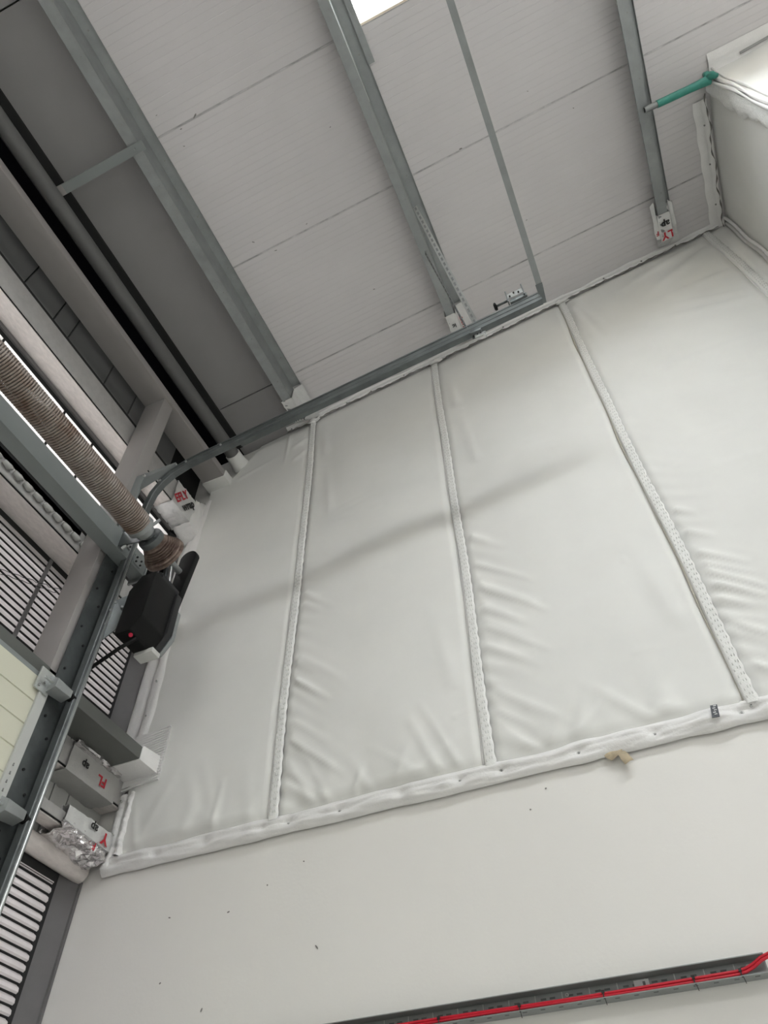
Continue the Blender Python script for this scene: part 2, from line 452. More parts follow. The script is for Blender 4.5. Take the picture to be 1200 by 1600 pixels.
def slat_run(z0, z1, y0, y1):
    first = None; z = z0
    while z < z1:
        if first is None:
            P = np.array([[(x, y, z + dz) for y in (y0, y1)] for x, dz in slat_line])
            first = build('wall_slat', MB().grid(P), 'slat', wl); zf = z
            f2 = build('slat_fin', MB().prism_y([(-3.13, z - .0185), (-3.079, z - .0175), (-3.079, z - .0122), (-3.13, z - .0125)], y0, y1), 'dark_gap', wl)
        else:
            share(first, 'wall_slat', wl, (0, 0, z - zf)); share(f2, 'slat_fin', wl, (0, 0, z - zf))
        z += .0445
slat_run(0.55, 1.72, 1.2, 2.84)
slat_run(2.42, 3.27, -1.0, 2.84)
build('outer_skin', MB().box(-3.16, -3.13, -10.2, 1.2, FL, 2.2), 'liner_grey', wl)
# vertical bar and cables over the slats
build('slat_tie_bar', MB().box(-3.07, -3.062, 1.995, 2.02, 2.4, 3.30), 'trim_grey', wl)
for dz in (0, .03):
    pts = [(-3.058 + .006 * math.sin(j * 1.9), 1.5 + j * .03, 2.82 + dz + j * .0147 + .006 * math.sin(j * 2.1 + dz * 50)) for j in range(24)]
    build('hanging_wire', MB().tube(pts, .0022, 6), 'black_grey', wl, smooth=True)
# liner boards at the wall head
yb = -1.5
for k in range(14):
    w = (.16, .42, .30)[k % 3]
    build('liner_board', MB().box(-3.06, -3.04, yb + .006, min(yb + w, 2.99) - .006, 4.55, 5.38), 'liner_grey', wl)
    yb += w
    if yb > 2.9: break
build('liner_backing', MB().box(-3.12, -3.065, -6, 3.0, 4.5, 5.40), 'dark_gap', wl)
# liner boards between the low rails and beside the trim
for a, b in ((2.05, 2.60), (2.60, 2.72), (2.72, 2.995)):
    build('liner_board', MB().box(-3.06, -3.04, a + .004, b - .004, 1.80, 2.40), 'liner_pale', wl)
build('liner_backing', MB().box(-3.12, -3.065, 1.2, 3.0, 1.78, 2.42), 'dark_gap', wl)
# corner strip
build('trim_1', MB().prism_z([(-3.115, 2.85), (-3.045, 2.999), (-3.12, 2.999), (-3.125, 2.85)], FL, 1.80), 'trim_grey', wl)
build('trim_2', MB().prism_z([(-3.115, 2.85), (-3.045, 2.999), (-3.12, 2.999), (-3.125, 2.85)], 2.41, 5.0), 'trim_grey', wl)
build('trim_edge', MB().box(-3.05, -3.035, 2.985, 2.9995, FL, 1.76), 'trim_grey', wl)

# ------------------------------------------------------------------ fire curtain on the back wall
ZB = 1.80
fc = thing('fire_curtain', (-0.6, WALL_Y, ZB), 'white woven fire curtain of stitched panels hung over the upper back wall', 'curtain')
SEAMS = [(-1.905, -1.885), (-0.748, -0.742), (0.412, 0.406), (1.695, 1.70)]   # x at top, x at bottom
def sx(i, z):
    if i < 0: return -2.86
    if i >= 4: return 1.875
    t = (z - ZB) / 4.0
    a, b = SEAMS[i]
    return b + (a - b) * t + .006 * math.sin(z * 1.9 + i * 1.7) + .003 * math.sin(z * 4.3 + i)
SW = .058     # width of the seam strips
def off(x, z):
    """how far the cloth stands off the wall at (x, z) arrays"""
    o = .030 + .010 * vnoise(x * 1.1 + 5, z * .55 + 3, 1) + .005 * vnoise(x * 2.6, z * 1.3, 2) + .0015 * vnoise(x * 7, z * 5, 3)
    return o
def crease(x, z, x0, z0, x1, z1, amp, w):
    """raised fold along a segment, dying out at its ends"""
    dx, dz = x1 - x0, z1 - z0; L = math.hypot(dx, dz)
    t = ((x - x0) * dx + (z - z0) * dz) / L / L
    d = ((x - x0) * dz - (z - z0) * dx) / L
    env = np.clip(t, 0, 1); env = np.where((t < 0) | (t > 1), 0, (1 - env) ** .7 * np.minimum(1, env * 8 + .2))
    s = d / w
    return amp * env * np.exp(-s * s) * (1 - .6 * s)
for i in range(-1, 4):
    nu, nv = (96, 230) if i < 3 else (24, 110)
    vv = np.linspace(0, 1, nv); uu = np.linspace(0, 1, nu)
    X = np.zeros((nu, nv)); Z = np.zeros((nu, nv))
    for b_, v in enumerate(vv):
        z_guess = ZB + .02 + v * 3.95
        xa = sx(i, z_guess) + (0.0 if i < 0 else SW * .35); xb = sx(i + 1, z_guess) - (SW * .30 if i < 3 else 0)
        X[:, b_] = xa + (xb - xa) * uu
    ZT = RC + RS * X - .004
    if i == -1:
        ZT = np.minimum(ZT, 5.17 + (X + 2.86) * .0 + np.clip((X + 2.66) * 1.4, 0, 1))
    Z = ZB + .02 + (ZT - ZB - .02) * vv[None, :]
    U = np.broadcast_to(uu[:, None], X.shape)
    O = off(X, Z)
    W = X[-1:, :] - X[:1, :]
    O = O + .020 * (np.sin(np.pi * np.clip(U, 0, 1)) ** .8) * (0.6 + .4 * vnoise(Z * .8 + i * 3, Z * 0 + 1, 9))
    dl = X - X[:1, :]; dr = X[-1:, :] - X
    # puckers running off the seam at the left of the panel, falling away to the right
    if i >= 0:
        low = np.clip((4.2 - Z) / 2.0, 0.05, 1)
        ph = (Z + .75 * dl + .05 * vnoise(dl * 3, Z * 2, 20 + i)) / (.115 + .0 * Z)
        rid = np.abs(np.sin(np.pi * ph)) ** 1.5 - .5
        O = O + .019 * low * np.exp(-dl / .11) * rid * (.55 + .45 * vnoise(Z * 3 + 7, dl * 0, 30 + i))
    # gathers standing on the hem
    hz = Z - ZB
    g = vnoise(X * 5.2 + .7 * hz, X * 0 + 2.0, 40 + i) + .5 * vnoise(X * 11 + hz * 1.2, X * 0 + 5, 50 + i)
    O = O + .016 * np.exp(-hz / .20) * g
    if i >= 0:
        # tension folds from the screws at the hem and long soft folds
        for q in range(11):
            r_ = random.Random(100 * i + q)
            x0 = X[0, 0] + r_.uniform(.1, .95) * W[0, 0]; L = r_.uniform(.18, .55); an = r_.choice([1, 1, -1]) * r_.uniform(.35, 1.0)
            O = O + crease(X, Z, x0, ZB + .02, x0 - L * math.sin(an), ZB + L * math.cos(an), r_.uniform(.006, .013), r_.uniform(.018, .04))
        for q in range(12):
            r_ = random.Random(100 * i + q + 50)
            z0 = r_.uniform(1.95, 3.4); L = r_.uniform(.14, .5)
            O = O + crease(X, Z, sx(i, z0) + SW, z0, sx(i, z0) + SW + L * .75, z0 - L * .65, r_.uniform(.008, .016), r_.uniform(.014, .026))
        for q in range(10):
            r_ = random.Random(300 * i + q + 9)
            x0 = X[0, 0] + r_.uniform(.1, .9) * W[0, 0]; z0 = r_.uniform(2.1, 5.0); an = r_.uniform(-1.6, 1.6); L = r_.uniform(.1, .3)
            O = O + crease(X, Z, x0, z0, x0 + L * math.cos(an), z0 + .4 * L * math.sin(an), r_.uniform(.0015, .004), r_.uniform(.012, .025))
    else:
        for q in range(9):
            r_ = random.Random(900 + q)
            x0 = X[0, 0] + r_.uniform(.15, .9) * W[0, 0]; L = r_.uniform(.2, .6); an = r_.uniform(-.7, .7)
            O = O + crease(X, Z, x0, ZB + .02, x0 + L * math.sin(an), ZB + L * math.cos(an), r_.uniform(.006, .012), r_.uniform(.02, .045))
    if i == 2:    # long pulls towards the top right corner and level set lines from packing
        for (xa_, za, xb_, zb_, am, w_) in [(1.62, 5.95, .75, 5.65, .018, .05), (1.66, 5.85, .85, 5.35, .016, .06), (1.66, 5.35, .95, 5.30, .016, .05),
                                            (1.66, 4.85, .6, 5.15, .014, .05), (.50, 5.85, .62, 5.1, .02, .05), (.46, 5.7, .56, 4.8, .016, .04), (1.7, 4.95, 1.05, 5.2, .012, .04)]:
            O = O + crease(X, Z, xa_, za, xb_, zb_, am, w_)
        for zc in (4.42, 3.98, 3.62, 3.3):
            O = O + .0035 * np.exp(-((Z - zc - .01 * np.sin(X * 3)) / .03) ** 2) * np.clip((X - .6) * 3, 0, 1)
    if i == -1:   # sewn-on corner patch at the top
        for (xa_, za, xb_, zb_, am, w_) in [(-1.93, 5.30, -2.12, 5.2, .02, .03), (-1.93, 5.12, -2.10, 5.0, .018, .03), (-2.13, 5.50, -2.15, 4.9, .014, .02), (-2.6, 5.0, -2.2, 5.15, .012, .02)]:
            O = O + crease(X, Z, xa_, za, xb_, zb_, am, w_)
    if i in (0, 1):   # set-line pull marks
        for (xa_, za, xb_, zb_, am, w_) in [(X[0, 0] + .12, 4.9, X[0, 0] + .08, 5.5, .012, .04), (X[0, 0] + .2, 4.1, X[0, 0] + .14, 4.8, .010, .04), (X[-1, 0] - .1, 2.3, X[-1, 0] - .2, 3.0, .008, .05)]:
            O = O + crease(X, Z, xa_, za, xb_, zb_, am, w_)
    edge = np.minimum(np.clip(dr / .05, 0, 1), 1)
    O = O * (.35 + .65 * edge)
    if i >= 0: O = O * (.55 + .45 * np.clip(dl / .04, 0, 1))
    tz = np.clip((Z - ZB - .03) / .07, 0, 1); tz = tz * tz * (3 - 2 * tz)
    tt_ = np.clip((ZT - Z) / .12, 0, 1); tt_ = tt_ * tt_ * (3 - 2 * tt_)
    O = .012 + (O - .012) * tz * tt_
    O = np.maximum(O, .004)
    P = np.stack([X, WALL_Y - O, Z], -1)
    build('curtain_panel', MB().grid(P), 'fabric', fc, smooth=True)
# seam strips: a flat quilted lap with a raised left edge, stitched
for i in range(4):
    zt = zr(SEAMS[i][0]) - .03
    zz = np.linspace(ZB + .03, zt, 220)
    tt = np.linspace(-.5, .5, 9)
    P = np.zeros((9, 220, 3))
    for a, t in enumerate(tt):
        for b_, z in enumerate(zz):
            x = sx(i, z) + t * SW
            o_ = .040 * (1 - .10 * abs(t)) if abs(t) < .45 else (.012 if t < 0 else .030)
            o_ += .0012 * math.sin(z * 2 * math.pi / .052 + (1.6 if t > 0 else 0)) * math.cos(t * 7) + .001 * math.sin(z * 23 + i)
            if t >= .45: x += .003 * math.sin(z * 2 * math.pi / .08)
            P[a, b_] = (x, WALL_Y - o_, z)
    sm = build('seam_strip', MB().grid(P), 'fabric_seam', fc, smooth=True)
    mb = MB()
    z = ZB + .06; k = 0
    while z < zt - .03:
        for t in (-.18, .10, .30):
            x = sx(i, z) + t * SW + (.002 if k % 2 else -.002); o_ = .0425
            mb.box(x - .0012, x + .0012, WALL_Y - o_ - .001, WALL_Y - .035, z - .005 + (.012 if t > .0 else 0), z + .005 + (.012 if t > .0 else 0))
        z += .034; k += 1
    tag(build('stitching', mb, 'stitch', sm), kind='stuff')
    # raw folded edge lying along the left of the lap
    pts = [(sx(i, z) - SW * .52 + .003 * math.sin(z * 9 + i), WALL_Y - .022, z) for z in np.linspace(ZB + .05, zt, 80)]
    rr = [.0045 + .0025 * math.sin(z * 5 + i * 2) for z in np.linspace(0, 4, 80)]
    build('raw_edge', MB().tube(pts, rr, 6), 'seam_edge' if i == 2 else 'fabric_edge', sm, smooth=True)
# rolled hem along the bottom
HSC = [(-2.833, 1.786), (-2.571, 1.773), (-2.277, 1.778), (-1.946, 1.78), (-1.794, 1.787), (-1.514, 1.788), (-1.195, 1.784), (-.9, 1.794), (-.70, 1.798),
       (-.343, 1.792), (-.009, 1.792), (.351, 1.797), (.399, 1.824), (.72, 1.80), (1.06, 1.80), (1.40, 1.80), (1.72, 1.80)]
def hem(x0, x1, seed, name='hem'):
    n = int((x1 - x0) / .012) + 2
    xs = np.linspace(x0, x1, n); ths = np.linspace(-.5 * math.pi, .56 * math.pi, 21)
    P = np.zeros((n, 21, 3))
    for a, x in enumerate(xs):
        pin = sum(math.exp(-((x - s_[0]) / .035) ** 2) for s_ in HSC)
        wob = float(vnoise(np.array([x * 4.0]), np.array([seed * 1.7]), 60)[0]); wob2 = float(vnoise(np.array([x * 9.0]), np.array([seed * 1.3]), 61)[0])
        rz_ = .050 + .006 * wob; ry_ = .030 + .005 * wob2
        for b_, t in enumerate(ths):
            # two lobes with a crease between them that meets the screws
            lobe = 1 + .10 * math.cos(2 * t + .5 * wob) - .30 * math.exp(-((t - .05 - .35 * wob) / .22) ** 2)
            fold = float(vnoise(np.array([x * 7 + t * 2.2]), np.array([t * 2.4 + 4]), 62)[0]) + .6 * float(vnoise(np.array([x * 15 - t * 3]), np.array([t * 3 + 9]), 63)[0])
            r_ = lobe + .26 * fold
            pinch = pin * math.exp(-((t - .05) / .45) ** 2)
            P[a, b_] = (x, WALL_Y - .006 - max(0, math.cos(t)) * ry_ * r_ * (1 - .65 * min(1, pinch)) - .006, 1.805 + math.sin(t) * rz_ * (1 + .08 * wob2) + .010 * wob * .5)
    return build(name, MB().grid(P), 'fabric_edge', fc, smooth=True)
for (a, b, s_) in [(-2.90, -1.79, 1), (-1.83, -.70, 2), (-.73, .39, 3), (.36, 1.88, 4)]:
    h_ = hem(a, b, s_)
def screw(parent, p, nrm='y', r=.010, washer=True):
    x, y, z = p
    if nrm == 'y':
        mb = MB().add([(x + r * math.cos(t), y - .004, z + r * math.sin(t)) for t in np.linspace(0, 6.283, 11)[:-1]] + [(x + r * math.cos(t), y + .006, z + r * math.sin(t)) for t in np.linspace(0, 6.283, 11)[:-1]],
                      [tuple(range(10))] + [(i, i + 10, (i + 1) % 10 + 10, (i + 1) % 10) for i in range(10)])
        s_ = build('washer', mb, 'washer', parent)
        q = r * .5
        build('screw_head', MB().add([(x + q * math.cos(t), y - .007, z + q * math.sin(t)) for t in np.linspace(0, 6.283, 7)[:-1]] + [(x + q * math.cos(t), y, z + q * math.sin(t)) for t in np.linspace(0, 6.283, 7)[:-1]],
                                     [tuple(range(6))] + [(i, i + 6, (i + 1) % 6 + 6, (i + 1) % 6) for i in range(6)]), 'screw', s_)
    else:
        q = r
        build('screw_head', MB().add([(x + q * math.cos(t), y + q * math.sin(t), z - .005) for t in np.linspace(0, 6.283, 9)[:-1]] + [(x + q * .7 * math.cos(t), y + q * .7 * math.sin(t), z + .008) for t in np.linspace(0, 6.283, 9)[:-1]],
                                     [tuple(range(8)), tuple(range(15, 7, -1))] + [(i, i + 8, (i + 1) % 8 + 8, (i + 1) % 8) for i in range(8)]), 'screw', parent)
for x, z in HSC[:14]:
    screw(fc, (x, WALL_Y - .022, z + .005), 'y', .011)
# flat border down the left edge, two overlapping laps
def lap(name, pts_l, pts_r, y0, m='fabric_edge', seed=0, wave=.006, parent=fc):
    n = 70; P = np.zeros((6, n, 3)); zs = np.linspace(0, 1, n)
    zl = [p[1] for p in pts_l]; xl = [p[0] for p in pts_l]; zr_ = [p[1] for p in pts_r]; xr = [p[0] for p in pts_r]
    for b_, t in enumerate(zs):
        za = zl[0] + (zl[-1] - zl[0]) * t; zb_ = zr_[0] + (zr_[-1] - zr_[0]) * t
        xa = np.interp(za, zl, xl) + wave * math.sin(t * 31 + seed) + wave * .6 * math.sin(t * 73 + seed); xb = np.interp(zb_, zr_, xr) + wave * math.sin(t * 23 + seed * 2) + wave * .5 * math.sin(t * 57)
        for a in range(6):
            u = a / 5
            y = WALL_Y - y0 - (.010 * math.sin(math.pi * u) + .006 * float(vnoise(np.array([u * 2 + t * 2]), np.array([t * 24]), seed + 70)[0])) * (1 if 0 < a < 5 else .2)
            if a in (0, 5): y = WALL_Y - y0 * .35
            P[a, b_] = (xa + (xb - xa) * u, y, za + (zb_ - za) * u)
    return build(name, MB().grid(P), m, parent, smooth=True)
lap('edge_border', [(-3.03, 2.42), (-3.035, 3.2), (-3.02, 4.2), (-2.96, 4.78)], [(-2.90, 2.42), (-2.90, 3.3), (-2.91, 4.2), (-2.89, 4.78)], .020, seed=3, wave=.004)
lap('edge_border', [(-2.925, 2.42), (-2.93, 3.3), (-2.935, 4.2), (-2.91, 4.86)], [(-2.815, 2.42), (-2.82, 3.3), (-2.84, 4.0), (-2.82, 4.86)], .040, seed=5, wave=.007)
lap('edge_border', [(-2.915, 1.79), (-2.91, 2.20)], [(-2.85, 1.79), (-2.855, 2.20)], .036, seed=8, wave=.003)
lap('edge_border', [(-2.84, 1.84), (-2.84, 2.20)], [(-2.80, 1.84), (-2.80, 2.20)], .046, seed=9, wave=.003)
for x, z in [(-2.865, 4.162), (-2.868, 3.844), (-2.855, 3.577), (-2.861, 3.279), (-2.865, 2.981), (-2.871, 2.717), (-2.88, 2.155), (-2.875, 1.962)]:
    screw(fc, (x, WALL_Y - .052, z), 'y', .008)
# ribbed reinforcing patch round the end of the lintel
mb = MB()
for k in range(20):
    z = 2.215 + k * .0175
    mb.hexa([(-2.90, WALL_Y - .052, z), (-2.90, WALL_Y - .0545, z + .005), (-2.90, WALL_Y - .052, z + .011), (-2.90, WALL_Y - .03, z + .006)],
            [(-2.655, WALL_Y - .060, z + .03), (-2.655, WALL_Y - .0625, z + .035), (-2.655, WALL_Y - .060, z + .041), (-2.655, WALL_Y - .04, z + .036)])
mb.box(-2.90, -2.655, WALL_Y - .055, WALL_Y - .02, 2.235, 2.575)
pt = lab(build('ribbed_patch', mb, 'fabric_edge', fc), 'ribbed reinforcing patch around the end of the steel lintel')
# top strip: screwed to the roof, with a crumpled crease where it turns down the wall
def top_strip(x0, x1, seed):
    n = int((x1 - x0) / .02) + 2; P = np.zeros((n, 7, 3))
    for a, x in enumerate(np.linspace(x0, x1, n)):
        w0 = 2.928 + .006 * math.sin(x * 7 + seed) + .004 * math.sin(x * 23)
        jag = .006 * math.sin(x * 31 + seed) + .008 * float(vnoise(np.array([x * 14]), np.array([seed * 2.2]), 80)[0])
        for b_ in range(7):
            u = b_ / 6
            y = w0 + (WALL_Y - .038 - w0) * u
            P[a, b_] = (x, y, zr(x) - .006 - .010 * math.sin(math.pi * min(1, u * 1.1)) - (.024 + jag if b_ == 6 else 0) - (.012 + jag * .5 if b_ == 5 else 0))
        P[a, 0, 2] = zr(x) - .001
    o_ = build('top_strip', MB().grid(P), 'fabric_edge', fc, smooth=True)
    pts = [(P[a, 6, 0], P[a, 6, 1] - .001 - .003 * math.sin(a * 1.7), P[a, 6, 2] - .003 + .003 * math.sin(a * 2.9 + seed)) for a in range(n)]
    build('crease_shade_cord', MB().tube(pts, [max(.0008, .0032 + .0028 * math.sin(a * .9 + seed) * math.cos(a * .37)) for a in range(n)], 6), 'crease_shade', o_, smooth=True)  # dark cord put in place of the shadow line under the strip
    return o_
top_strip(-2.16, -1.86, 1); top_strip(-1.95, -.70, 2); top_strip(-.78, .46, 3); top_strip(.36, 1.79, 4)
for x, y in [(-2.119, 2.955), (-1.578, 2.958), (-1.342, 2.957), (-1.026, 2.957), (-.743, 2.958), (-.097, 2.948), (.808, 2.945), (1.137, 2.952), (1.43, 2.956)]:
    screw(fc, (x, y, zr(x) - .016), 'z', .008)
for x in (-1.383, -1.326, -.772, -.707, -.138, -.067):
    screw(ceil, (x, 2.884, zr(x) - .002), 'z', .007)
# bunched knots of cloth where the seams reach the roof
for i, x in enumerate((-1.90, -.72, .43)):
    for q in range(4):
        r_ = random.Random(q + 10 * i)
        pts = [(x - .06 + .03 * k + r_.uniform(-.008, .008), 2.955 + r_.uniform(-.012, .012), zr(x) - .035 - .006 * q + r_.uniform(-.008, .008)) for k in range(5)]
        build('cloth_knot', MB().tube(pts, [.004, .010, .013, .010, .004], 7), 'fabric_edge', fc, smooth=True)
# dark woven label sewn on the hem
tg = build('sewn_label', MB().hexa([(.243, 2.944, 1.850), (.271, 2.944, 1.848), (.262, 2.936, 1.788), (.231, 2.936, 1.790)], [(.243, 2.950, 1.850), (.271, 2.950, 1.848), (.262, 2.942, 1.788), (.231, 2.942, 1.790)]), 'tag_dark', fc)
lab(tg, 'small dark woven label with pale lettering on the hem')
for k in range(5):
    x, z = .239 + .0035 * k * .6 + (0 if k % 2 else .004), 1.798 + k * .0105
    build('label_mark', MB().hexa([(x + .002, 2.9350 + k * .0013, z), (x + .014, 2.9350 + k * .0013, z), (x + .014, 2.9355 + k * .0013, z + .005), (x + .002, 2.9355 + k * .0013, z + .005)],
                                  [(x + .002, 2.9375 + k * .0013, z), (x + .014, 2.9375 + k * .0013, z), (x + .014, 2.938 + k * .0013, z + .005), (x + .002, 2.938 + k * .0013, z + .005)]), 'tag_print', tg)
# torn tan scrap under the hem
def sheet(pts_rows, th=.002):
    P = np.array(pts_rows, float); Q = P.copy(); Q[..., 1] -= th
    return MB().grid(P).grid(Q)
scr = thing('tape_scrap', (-.19, 2.99, 1.70), 'torn tan scrap of tape hanging under the curtain hem', 'tape scrap')
build('curled_strip', sheet([[(-.245, 2.985, 1.772), (-.235, 2.975, 1.745), (-.215, 2.978, 1.728)], [(-.215, 2.980, 1.775), (-.205, 2.965, 1.755), (-.195, 2.970, 1.735)], [(-.185, 2.985, 1.778), (-.178, 2.970, 1.758), (-.178, 2.975, 1.745)], [(-.165, 2.985, 1.775), (-.16, 2.972, 1.765), (-.160, 2.975, 1.755)]]), 'scrap_tan', scr, smooth=True)
build('curled_strip', sheet([[(-.190, 2.982, 1.770), (-.180, 2.968, 1.735), (-.172, 2.962, 1.705), (-.165, 2.968, 1.692)], [(-.168, 2.985, 1.772), (-.158, 2.962, 1.735), (-.148, 2.955, 1.712), (-.142, 2.962, 1.700)], [(-.155, 2.985, 1.770), (-.142, 2.970, 1.740), (-.132, 2.965, 1.715), (-.126, 2.970, 1.705)]]), 'scrap_tan', scr, smooth=True)

# ------------------------------------------------------------------ cloth-wrapped return at the right
rw = thing('wall_return', (1.87, 1.80, ZB), kind='structure')
RX, RY = 1.87, 1.82
nu, nv = 50, 110
Y = np.linspace(RY, 3.0, nu)[:, None] * np.ones((1, nv)); ZZ = np.linspace(0, 1, nv)[None, :] * np.ones((nu, 1))
Z = ZB + (zr(RX) - ZB) * ZZ
O = .020 + .012 * vnoise(Y * 2, Z * .9, 90) + .004 * vnoise(Y * 6, Z * 4, 91) + .02 * np.sin(np.pi * (Y - RY) / (3 - RY))
build('cloth_face', MB().grid(np.stack([RX - O + .03, Y, Z], -1)), 'fabric', rw, smooth=True)
XX = np.linspace(RX - .01, 3.2, 50)[:, None] * np.ones((1, 60))
Z = ZB + (zr(XX) - ZB) * np.linspace(0, 1, 60)[None, :]
O = .008 * vnoise(XX * 3, Z * 3, 92) + .003 * vnoise(XX * 12, Z * 10, 93)
build('cloth_end', MB().grid(np.stack([XX, RY - .01 - O, Z], -1)), 'fabric', rw, smooth=True)
build('return_core', MB().hexa([(RX + .06, RY + .03, ZB), (3.2, RY + .03, ZB), (3.2, 2.99, ZB), (RX + .06, 2.99, ZB)],
                               [(RX + .06, RY + .03, zr(RX) - .01), (3.2, RY + .03, zr(3.2) - .01), (3.2, 2.99, zr(3.2) - .01), (RX + .06, 2.99, zr(RX) - .01)]), 'fabric', rw)
# corner rolls, and the torn wool flap folded round the corner
for k, (dx, dy, r_) in enumerate([(.0, -.012, .012), (-.022, .002, .010), (.035, -.022, .008)]):
    pts = [(RX + dx + .006 * math.sin(z * 7 + k), RY + dy + .004 * math.sin(z * 11), z) for z in np.linspace(2.6, zr(RX) - .01, 70)]
    build('corner_roll', MB().tube(pts, [r_ * (1 + .25 * math.sin(z * 9 + k)) for z in np.linspace(2.6, 6.1, 70)], 8), 'fabric_edge', rw, smooth=True)
n = 90; P = np.zeros((7, n, 3))
for b_, z in enumerate(np.linspace(3.0, zr(RX) - .06, n)):
    w = .135 + .025 * math.sin(z * 6) + .016 * math.sin(z * 29) + .02 * float(vnoise(np.array([z * 9]), np.array([1.]), 95)[0])
    for a in range(7):
        u = a / 6
        P[a, b_] = (RX - .022 - .016 * math.sin(math.pi * u) - .006 * float(vnoise(np.array([u * 4]), np.array([z * 9]), 96)[0]), RY + .01 + w * u, z)
    P[6, b_, 0] = RX - .010
build('torn_wool_flap', MB().grid(P), 'wool', rw, smooth=True)
# strip along the roof and down the back corner of the return
P = np.zeros((40, 6, 3))
for a, y in enumerate(np.linspace(1.97, 2.985, 40)):
    for b_ in range(6):
        u = b_ / 5
        P[a, b_] = (RX - .13 + .10 * u + .004 * math.sin(y * 30 + u), y, zr(RX - .13 + .1 * u) - .002 - .014 * math.sin(math.pi * u) - (.03 + .006 * math.sin(y * 37) if b_ == 5 else 0))
build('roof_strip', MB().grid(P), 'fabric_edge', rw, smooth=True)
for x, z in ((1.80, 0), ):
    for y in (2.15, 2.45, 2.78):
        screw(rw, (x, y, zr(x) - .018), 'z', .007)
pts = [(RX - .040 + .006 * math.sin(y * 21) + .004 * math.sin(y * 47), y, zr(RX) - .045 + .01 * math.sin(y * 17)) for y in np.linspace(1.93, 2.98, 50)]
build('crease_shadow_cord', MB().tube(pts, [.0035 + .0028 * math.sin(y * 1.3) for y in range(50)], 6), 'crease_shade', rw, smooth=True)
for k, (y0, r_) in enumerate(((2.965, .016), (2.925, .012))):
    pts = [(RX - .012 - k * .012 + .004 * math.sin(z * 13 + k), y0 - .02 * k + .005 * math.sin(z * 9 + k), z) for z in np.linspace(3.0, zr(RX) - .05, 60)]
    build('corner_roll', MB().tube(pts, r_, 8), 'fabric_edge', rw, smooth=True)
for z in (5.95, 5.72, 5.5, 5.3):
    build('staple', MB().box(RX - .030, RX - .022, 2.90, 2.912, z - .012, z + .012), 'screw', rw)
build('roof_slit', MB().hexa([(2.12, RY - .045, zr(2.12) - .02), (2.12, RY - .03, zr(2.12) - .03), (2.12, RY - .025, zr(2.12) - .02), (2.12, RY - .04, zr(2.12) - .012)],
                             [(2.42, RY - .06, zr(2.42) - .02), (2.42, RY - .045, zr(2.42) - .03), (2.42, RY - .04, zr(2.42) - .02), (2.42, RY - .055, zr(2.42) - .012)]), 'screw', rw)
P = np.zeros((30, 5, 3))
for a, x in enumerate(np.linspace(RX + .02, 3.1, 30)):
    for b_ in range(5):
        u = b_ / 4
        P[a, b_] = (x, RY - .13 + .13 * u, zr(x) - .003 - .015 * math.sin(math.pi * u) - (.03 if b_ == 4 else 0))
build('roof_strip', MB().grid(P), 'fabric_edge', rw, smooth=True)

# ------------------------------------------------------------------ steel of the roof and eaves
def zpurlin(name, xl, xw, xr, dep, label, y1, wraps):
    """Z section: bottom flange xl..xw, web at xw, top flange xw..xr against the roof"""
    zt = zr(xw) - .002; zb = zt - dep; t = .003
    th = thing(name, ((xl + xr) / 2, 2.9, zb), label, 'roof purlin')
    sl = RS
    def Z(x, z): return z + (x - xw) * sl
    y0 = -4.0
    build('bottom_flange', MB().prism_y([(xl, Z(xl, zb)), (xw, Z(xw, zb)), (xw, Z(xw, zb) + t), (xl, Z(xl, zb) + t)], y0, y1), 'galv', th)
    build('bottom_lip', MB().prism_y([(xl, Z(xl, zb)), (xl + t, Z(xl, zb)), (xl + t, Z(xl, zb) + .018), (xl, Z(xl, zb) + .018)], y0, y1), 'galv', th)
    build('web', MB().prism_y([(xw - t, zb), (xw, zb), (xw, zt), (xw - t, zt)], y0, y1), 'galv', th)
    build('top_flange', MB().prism_y([(xw, Z(xw, zt) - t), (xr, Z(xr, zt) - t), (xr, Z(xr, zt)), (xw, Z(xw, zt))], y0, y1), 'galv', th)
    build('top_lip', MB().prism_y([(xr - t, Z(xr, zt) - .018), (xr, Z(xr, zt) - .018), (xr, Z(xr, zt)), (xr - t, Z(xr, zt))], y0, y1), 'galv', th)
    for y in np.arange(-.2, 2.4, .42):
        screw(th, ((xw + xr) / 2, y, Z((xw + xr) / 2, zt) - .004), 'z', .006)
        screw(th, (xw - .02 if xw > -1 else xl + .05, y + .1, Z(xw - .02, zb) - .001), 'z', .0045)
    return th, zb
GP = 'roof purlins'
p1, zb1 = zpurlin('roof_purlin', -2.0, -1.922, -1.85, .185, 'galvanised roof purlin nearest the eaves, with the flat strut fixed to it', 2.80, None)
p2, zb2 = zpurlin('roof_purlin', -.488, -.421, -.342, .175, 'galvanised roof purlin along the left side of the rooflight', 2.76, None)
p3, zb3 = zpurlin('roof_purlin', 1.306, 1.38, 1.45, .17, 'galvanised roof purlin touched by the green taped pipe', 2.76, None)
for p in (p1, p2, p3): p['group'] = GP
# cleat beside the rooflight
build('splice_plate', MB().hexa([(-.345, -.5, zr(-.345) - .03), (-.300, -.5, zr(-.3) - .03), (-.300, -.5, zr(-.3) - .008), (-.345, -.5, zr(-.345) - .008)],
                                [(-.345, .72, zr(-.345) - .03), (-.300, .72, zr(-.3) - .03), (-.300, .72, zr(-.3) - .008), (-.345, .72, zr(-.345) - .008)]), 'galv', p2)
build('bright_lip', MB().prism_y([(-.424, zb2 + .01), (-.418, zb2 + .01), (-.418, zb2 + .02), (-.424, zb2 + .02)], -2, .9), 'galv_bright', p2)

